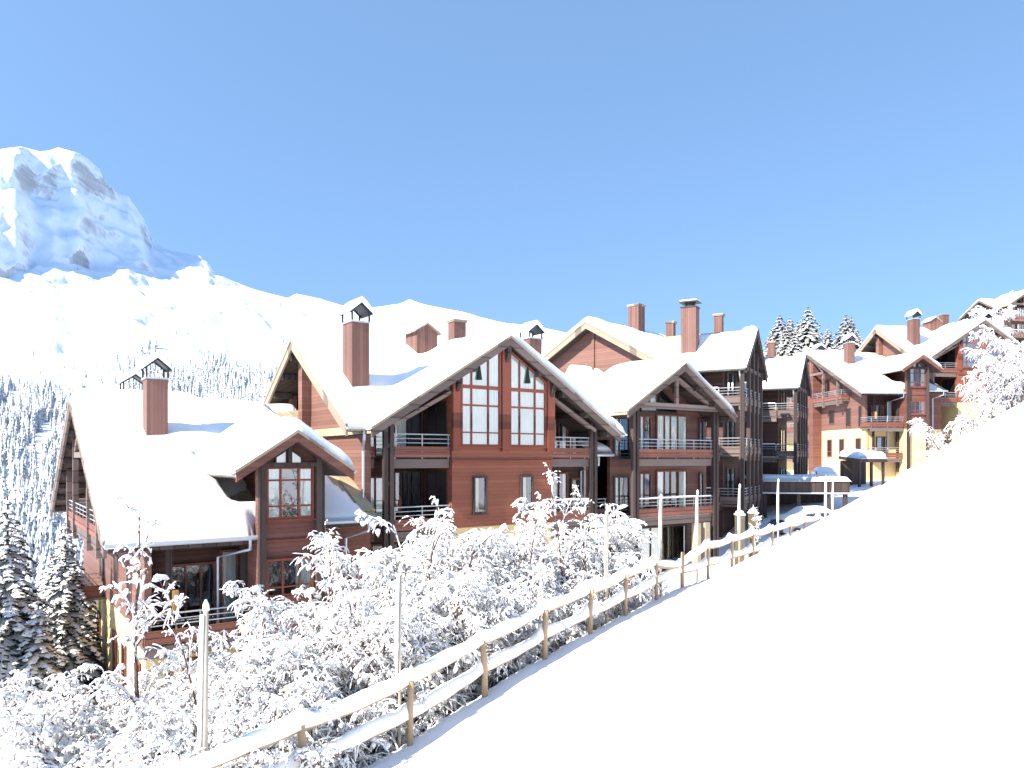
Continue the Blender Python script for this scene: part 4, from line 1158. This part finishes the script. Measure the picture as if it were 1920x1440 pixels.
def canopy():
    x, y = at(1616, 63)
    h = thing('entrance_canopy', 'small snow topped canopy on posts before the far chalet', 'canopy', (x,y,-1.9), math.radians(14))
    r = MB(); r.slab((-1.35,-1.4,1.9),(1.35,-1.4,1.9),(1.35,1.2,2.15),(-1.35,1.2,2.15),.3); f = obj('roof', r, M['dark'], h)
    snow_sheet(f, [(-1.4,1.4,-1.45,1.25)], lambda a,b: 1.9+(b+1.4)/10.4, lambda a,b: .5+0*a, .16, .35, 4, 0)
    for a in (-1.15,0,1.15):
        p = MB(); p.box(a-.1,a+.1,-1.2,-1.05,-.8,1.62); obj('post', p, M['dark'], h)
    w = MB(); w.box(-1.25,1.25,1.0,1.15,-.8,1.75); obj('back_wall', w, M['dark'], h)
    return h
# ------------------------------------------------------------------ build everything
build_ground()
MPX, MYV, MZ = build_mountain()
def mz_at(px, Y):
    i = np.clip(np.searchsorted(MPX, px)-1, 0, len(MPX)-2); j = np.clip(np.searchsorted(MYV, Y)-1, 0, len(MYV)-2)
    a = (px-MPX[i])/(MPX[i+1]-MPX[i]); b = (Y-MYV[j])/(MYV[j+1]-MYV[j])
    return (MZ[i,j]*(1-a)+MZ[i+1,j]*a)*(1-b) + (MZ[i,j+1]*(1-a)+MZ[i+1,j+1]*a)*b

A1 = chalet_A(); B1 = chalet_B(); C1 = chalet_C(); D1 = chalet_D(); E1 = chalet_E()
kids_index()
def place_copy(src, ref_local, ref_world, ang, label, group=None, scale=1.0, skip=()):
    """copy a chalet so that its local point ref_local (frame coordinates) lands on ref_world"""
    o = OFF[src.name]; l = Vector(ref_local)-Vector(o); l *= scale
    c, s = math.cos(ang), math.sin(ang)
    loc = (ref_world[0]-(l.x*c-l.y*s), ref_world[1]-(l.x*s+l.y*c), ref_world[2]-l.z)
    return dup(src, loc, ang, label, scale, group, skip)
R5 = math.radians(6.0)
A2 = place_copy(A1, (2.9,23.6,-2.4), (31.0,66.0,5.9), R5, 'far chalet with yellow base walls and an open gallery gable facing left')
OFF[A2.name] = OFF[A1.name]
q = MB(); q.box(3.2,4.1,32.55,33.45,-10,1.75); obj('pilaster', q, M['red'], A2)
_ang = math.radians(-29.0); _l = Vector((-2.76,43.9,5.25))-Vector(OFF[D1.name]); _c, _s = math.cos(_ang), math.sin(_ang)
D1.rotation_euler = (0,0,_ang); D1.location = (13.15-(_l.x*_c-_l.y*_s), 42.0-(_l.x*_s+_l.y*_c), 5.3-_l.z)
B2 = place_copy(B1, (10.7,30.7,5.25), (36.4,74.3,13.25), math.radians(10), 'chalet highest on the right behind the yellow-based one, ridge with two chimneys')
D2 = place_copy(D1, (-2.76,43.9,5.25), (20.0,52.0,5.15), math.radians(-29), 'second dark block, mostly hidden, between the tall block and the far chalet')
C2 = place_copy(C1, (27.95,24.4,4.45), (*at(1926,128),28.6), math.radians(14), 'small dark chalet on the hilltop at the right edge')
build_fence(); build_poles(); carport(); canopy()
car('parked_car', 'blue grey car under thick snow beyond the fence end', *at(1516,43.5), math.radians(12), 'carblue', -.45)
car('parked_car', 'dark car with snowy bonnet behind the carport roof', *at(1466,61), math.radians(75), 'cardark')
car('parked_car', 'dark car second from the carport, below the yellow wall', *at(1545,63), math.radians(80), 'cardark')
# short garden posts
for i, (px, Y, lab) in enumerate(((1118,24,'tan timber post at the garden corner, left of a pair'),(1140,24.4,'tan timber post at the garden corner, right of a pair'),(1387,31,'squat tan post below the dark block, nearer the pole'),(1412,32,'squat tan post below the dark block, farther right'))):
    x, y = at(px, Y); z = gz(x,y); top = -2.2 if i < 2 else -2.35
    t = thing('garden_post', lab, 'post', (x,y,z)); OFF[t.name] = (x,y,z)
    m = MB(); m.box(x-.16,x+.16,y-.16,y+.16,z-.3,top); obj('shaft', m, M['tanpost'], t)
    m = MB(); m.box(x-.19,x+.19,y-.19,y+.19,top+.002,top+.05); m.tube([(x,y,top+.051),(x,y,top+.15),(x,y,top+.22)],[.19,.16,.03],8); obj('snow_cap', m, M['snow_t'], t)

# ---- near spruces on the left
sp1 = make_spruce('spruce', 'large snowy spruce at the left edge of the picture', 21, 11.0, 3.0, whorls=34, per=10, droop=.62, snowy=1.9)
sp2 = make_spruce('spruce', 'slender spruce close to the corner of the lowest chalet', 22, 9.4, 2.3, whorls=32, per=10, droop=.75, snowy=1.8)
G = 'spruces below the lowest chalet'
for o in (sp1, sp2): o['group'] = G
x, y = at(14, 26); sp1.location = (x,y,-12.3)
x, y = at(122, 29); sp2.location = (x,y,-11.9)
kids_index()
for (px, Y, ztop, src, sc, lab) in ((72,25.5,-5.2,sp1,.95,'shorter spruce standing between the two bigger ones'),(-70,24,-3.6,sp2,1.05,'spruce half cut off by the left picture edge'),
        (165,31,-5.6,sp2,.8,'small spruce touching the lower balconies of the lowest chalet'),(30,19,-5.4,sp1,.62,'low bushy spruce in front, at the left bottom'),
        (95,33,-4.6,sp1,.9,'spruce partly hidden behind the slender one'),(-10,38,-5.0,sp1,1.1,'spruce farther down the valley at the left edge')):
    x, y = at(px, Y); H = 10.5 if src is sp1 else 9.0
    dup(src, (x,y,ztop-H*sc), RN.uniform(0,6), lab, sc, G)
# ---- background conifers on the right
sb = make_spruce('spruce', 'tallest of the snowy spruces behind the dark blocks', 31, 12.0, 3.9, whorls=26, per=9, droop=.75, snowy=2.5)
G2 = 'snow laden spruces behind the buildings'; sb['group'] = G2
x, y = at(1515, 92); sb.location = (x,y,19.0-12.0); sb.scale = (1.3,1.3,1)
kids_index()
for (px, Y, yt, sc, lab) in ((1462,92,587,.85,'leftmost of the spruces behind the dark blocks'),(1481,95,592,.9,'spruce second from the left behind the dark blocks'),(1495,97,600,.95,'spruce beside the tallest one, left of it'),
        (1552,100,612,.6,'thin spruce between the tall cluster and the lone one'),(1586,95,588,.95,'lone spruce behind the chimney of the far chalet'),(1596,99,592,.85,'spruce close behind the lone one'),(1448,96,615,.7,'low spruce at the roof edge of the tall block'),(1508,104,598,1.0,'broad spruce just behind the tallest one'),(1530,98,618,.8,'spruce at the right side of the tall cluster'),(1472,88,612,.75,'spruce low in front of the left of the cluster'),(1490,86,622,.75,'spruce low in front of the tallest one'),(1606,96,622,.65,'small spruce at the right of the lone pair')):
    x, y = at(px, Y); zt = (860-yt)/F*Y
    dup(sb, (x,y,zt-12*sc), RN.uniform(0,6), lab, (sc*1.35,sc*1.35,sc), G2)

# ---- snow laden thicket left of the fence
BU = []
def proto(name, cat, seed, **kw):
    o = make_bush(name, '', cat, seed, M['twig'], **kw); BU.append(o); return o
b1 = proto('snowy_bush', 'bush', 41, H=3.8, stems=4, spread=1.0, dens=1.15, arch=.85, clear=.32)
b2 = proto('snowy_bush', 'bush', 42, H=3.6, stems=5, spread=1.4, dens=1.1, arch=1.0, clear=.25)
b3 = proto('snowy_bush', 'bush', 43, H=4.2, stems=3, spread=.8, dens=1.25, arch=.75, clear=.36)
b4 = proto('snowy_bush', 'bush', 44, H=2.6, stems=6, spread=1.8, dens=1.0, arch=1.0, clear=.1)
t1 = proto('snowy_sapling', 'sapling', 45, H=4.8, stems=1, spread=.3, load=.9, dens=.8, arch=.6, bare_top=.12, slim=.62, clear=.3)
t2 = proto('snowy_sapling', 'sapling', 46, H=4.6, stems=2, spread=.6, load=.8, dens=.75, arch=.45, bare_top=.2, slim=.6, clear=.35)
kids_index()
GB = 'snow laden bushes between the fence and the chalets'
used = set()
def put(src, px, Y, ztop, lab, grp, wide=1.0, H=None):
    x, y = at(px, Y); z = gz(x, y)
    H0 = TOPZ[src.name.split('@')[0]]
    sc = max(.5, (ztop - z)/H0)
    if sc > 1.3 and src.name.startswith('snowy_'): z = ztop - 1.3*H0; sc = 1.3
    a = RN.uniform(0,6.28)
    w = sc*wide
    if src.name not in used:
        used.add(src.name); src.location = (x,y,z); src.rotation_euler = (0,0,a); src.scale = (w,w,sc); src['label'] = lab; src['group'] = grp; return src
    return dup(src, (x,y,z), a, lab, (w,w,sc), grp)
zt = lambda y, Y: (860-y)/F*Y
BUSHES = [
 (b1,1085,20.5,940,'tallest rounded bush right of the red bay, by the posts'),(b2,1010,19.5,985,'broad bush under the right small window of the bay'),(b3,940,19,975,'bush under the middle of the red bay'),
 (b2,860,18,975,'arching bush under the left balcony of the big gable'),(b3,790,17.2,985,'dense bush left of the red bay under the balcony'),(b3,735,17,1015,'bush at the downpipe between the two near chalets'),
 (b1,1130,21,1025,'low bush at the right end of the thicket'),(b2,1060,18.2,1050,'bush in front, close to the fence, under the right post'),(b1,980,17,1050,'bush in front, close to the fence, below the bay'),
 (b1,905,15.2,1065,'low wide bush at the fence below the red bay'),(b3,830,15,1060,'bush near the fence with stems showing below'),(b1,760,13.8,1095,'bush by the thin pale pole'),
 (b2,640,15.5,1100,'wide bush below the right bay of the lowest chalet'),(b1,560,15,1105,'big drooping bush before the glazed bay of the lowest chalet'),(b1,505,14,1150,'bush at the end of the front balcony'),
 (b2,450,14.5,1222,'bush right of the nearest pale pole'),(b3,690,13.4,1120,'low bush near the fence between two saplings'),(b1,600,12.4,1160,'bush touching the fence rail at its middle'),
 (b2,520,11.6,1210,'bush over the near fence rail, right of the pole'),(b4,430,10.6,1270,'low bush over the near end of the rail'),(b4,350,13.5,1310,'bush left of the nearest pale pole'),
 (b4,270,14,1285,'bush below the corner balcony of the lowest chalet'),(b2,190,14.5,1225,'arching bush before the yellow base wall'),(b2,110,13.5,1300,'bush bowed down to the left with long snow plumes'),
 (b2,40,12.5,1345,'bush in the left bottom corner'),(b4,300,10.2,1330,'low bush at the bottom edge, right of the corner ones'),(b1,210,10.5,1310,'bush at the bottom edge below the yellow wall'),
 (b4,120,10,1360,'low bush at the bottom edge near the left corner'),(b4,370,9.2,1345,'low bush at the bottom edge beside the fence'),(b4,30,9.6,1390,'lowest bush at the left bottom corner'),
 (b4,1170,22,1085,'small bush below the open truss chalet'),(b4,1215,24,1085,'small dark-stemmed bush beside the fence at the truss chalet'),(b4,-40,11,1350,'bush cut by the left picture edge'),
 (b4,660,12.2,1230,'low bush just behind the middle fence rail'),(b4,560,10.8,1270,'low bush just behind the near fence rail'),(b4,480,9.8,1310,'low bush just behind the rail left of centre'),
 (b4,820,14.2,1140,'low bush just behind the rail below the bay'),(b4,960,16.2,1100,'low bush at the rail with gaps showing dark twigs'),(b4,1040,17.6,1085,'low bush at the rail right of the bay')]
for src, px, Y, y, lab in BUSHES: put(src, px, Y, zt(y,Y), lab, GB, 1.15)
GS = 'thin saplings rising above the thicket'
SAPS = [(t1,286,13,925,'tall thin sapling before the snowy eave of the lowest chalet'),(t2,652,14,985,'forked sapling between the two near chalets'),(t1,965,17.5,925,'sapling in front of the small windows of the red bay'),
 (t2,1075,19,868,'tallest bare-topped sapling at the right column of the bay'),(t1,770,15.5,935,'sapling beside the left balcony of the big gable'),(t2,440,12.5,1075,'sapling with bare twigs beside the nearest pole'),
 (t1,1020,18.5,960,'sapling left of the tallest one'),(t2,560,13.5,1085,'thin sapling at the glazed bay of the lowest chalet'),(t1,715,15,1000,'sapling with snowy side shoots by the downpipe'),
 (t2,1420,29,950,'small sapling behind the fence below the dark block'),(t2,895,17.5,965,'sapling under the left edge of the red bay')]
for src, px, Y, y, lab in SAPS: put(src, px, Y, zt(y,Y), lab, GS, .8)

# ---- bowed snowy trees at the right, behind the crest of the slope
bt = make_bush('snowy_tree', 'big bowed tree heavy with snow behind the slope crest', 'tree', 51, M['twig'], 'snowy trees on the right', H=5.2, stems=4, spread=2.2, load=1.0, dens=1.15, arch=.95, clear=.2)
kids_index()
x, y = at(1880, 36.0); bt.location = (x,y,.3); bt.scale = (.95,.95,1.15)
for (px, Y, z, sc, lab) in ((1908,34.5,2.4,.85,'snowy tree at the right edge above the slope'),(1795,37,-.6,.72,'lower bowed tree reaching over the far chalet, left of the big one'),
      (1858,122,19,1.5,'snow covered tree left of the hilltop chalet'),(1840,126,18.5,1.3,'lower snow covered tree on the hilltop edge'),(1885,134,23.5,1.5,'snow covered tree behind the hilltop chalet')):
    x, y = at(px, Y); dup(bt, (x,y,z), RN.uniform(0,6), lab, sc)

# ---- woods on the far slopes (one mass each) and single trees in the open snow
def wood_mass(name, label, n, pxr, Yr, keep, hr, seed):
    r = np.random.RandomState(seed); P = []
    while len(P) < n:
        px = r.uniform(*pxr); Y = math.exp(r.uniform(math.log(Yr[0]), math.log(Yr[1])))
        if r.uniform() > keep(px, Y): continue
        x, y = at(px, Y); z = float(mz_at(px, Y))
        P.append((x,y,z-.3, r.uniform(*hr), r.randint(6), r.uniform(0,6.28), r.uniform(.85,1.3)))
    V, Fc = merge_trees(P, FARC)
    o = np_obj(name, V, Fc, M['conifer_far'], None, False)
    return tag(o, label, 'wood', kind='stuff')
def k1(px, Y):
    edge = 610 + 18*math.sin(px*.09)+12*math.sin(px*.031)
    if Y > edge: return .0
    return 1.0 if noise.noise(Vector((px*.022, Y*.016, 1.7))) > -.22 else .12
wood_mass('forest', 'dense snow dusted conifer wood across the valley', 5200, (-160,620), (235,640), k1, (6.5,16.5), 1)
def k2(px, Y):
    c = 672+25*math.sin(px*.05); s = sstep(190,330,px)
    return float(s)*math.exp(-((Y-c)/85)**2)
wood_mass('forest', 'sparser conifer wood on the open slope behind the chimneys', 1000, (170,640), (630,900), k2, (6,15.5), 2)
def k3(px, Y): return math.exp(-((Y-1180-.25*(px-600))/55)**2)*math.exp(-((px-625)/75)**4)
wood_mass('forest', 'small dark wood high under the ridge', 520, (530,720), (1050,1320), k3, (9,15), 3)
ft = []
for i, (px, Y) in enumerate(((62,760),(120,735),(138,738),(147,730),(180,740),(200,735),(205,700),(160,690),(190,668),(232,760),(256,775),(75,700),(112,700),(330,1010),(350,1030),(280,1090),(215,1150),(140,1180),(145,1235),(316,1025))):
    V, Fc = FARC[i%6]
    if i < 6:
        t = np_obj('lone_conifer', V*np.array([12,12,12]), Fc, M['conifer_far'], None, False); ft.append(t)
        tag(t, 'tiny lone conifer on the open snow slope', 'conifer', 'lone conifers on the far slope')
    else: t = ft[i%6].copy(); COL.objects.link(t)
    x, y = at(px, Y); t.location = (x,y,float(mz_at(px,Y))-.3); s = RN.uniform(.5,1.0); t.scale = (s,s,s); t.rotation_euler = (0,0,i)

# ------------------------------------------------------------------ light, sky, camera
EL = math.radians(36); LX, LY = .75, .66
sun = bpy.data.lights.new('sun', 'SUN'); sun.energy = 3.5; sun.angle = math.radians(.55); sun.color = (1,.95,.88)
so = bpy.data.objects.new('sun', sun); COL.objects.link(so)
dirv = Vector((LX*math.cos(EL), LY*math.cos(EL), -math.sin(EL)))
so.rotation_euler = dirv.to_track_quat('-Z','Y').to_euler(); so.location = (-40,-40,60)
wd = bpy.data.worlds.new('World'); SC.world = wd; wd.use_nodes = True
nt = wd.node_tree; bg = nt.nodes['Background']
sky = nt.nodes.new('ShaderNodeTexSky'); sky.sky_type = 'NISHITA'; sky.sun_disc = False
sky.sun_elevation = EL; sky.sun_rotation = math.atan2(-LX, -LY); sky.altitude = 1800; sky.air_density = 1.0; sky.dust_density = .2; sky.ozone_density = 1.0
tc = nt.nodes.new('ShaderNodeTexCoord'); vm = nt.nodes.new('ShaderNodeVectorMath'); vm.operation = 'ADD'; vm.inputs[1].default_value = (0,0,.42)
nn = nt.nodes.new('ShaderNodeVectorMath'); nn.operation = 'NORMALIZE'
nt.links.new(tc.outputs['Generated'], vm.inputs[0]); nt.links.new(vm.outputs[0], nn.inputs[0]); nt.links.new(nn.outputs[0], sky.inputs[0])
tint = nt.nodes.new('ShaderNodeMix'); tint.data_type = 'RGBA'; tint.blend_type = 'MULTIPLY'; tint.inputs[0].default_value = 1; tint.inputs[7].default_value = (.98,1.06,1.03,1)
nt.links.new(sky.outputs[0], tint.inputs[6]); nt.links.new(tint.outputs[2], bg.inputs[0]); bg.inputs[1].default_value = .135
cd = bpy.data.cameras.new('camera'); co = bpy.data.objects.new('camera', cd); COL.objects.link(co)
co.location = (0,0,0); co.rotation_euler = (math.radians(90),0,0)
cd.sensor_width = 36; cd.lens = F/1920*36; cd.shift_y = 140/1920; cd.clip_start = .1; cd.clip_end = 20000
SC.camera = co
vs = SC.view_settings; vs.view_transform = 'Standard'; vs.look = 'None'; vs.gamma = 1; vs.exposure = 1.65
SC.cycles.max_bounces = 6; SC.cycles.diffuse_bounces = 3; SC.cycles.glossy_bounces = 3; SC.cycles.transparent_max_bounces = 12
SC.cycles.use_denoising = True
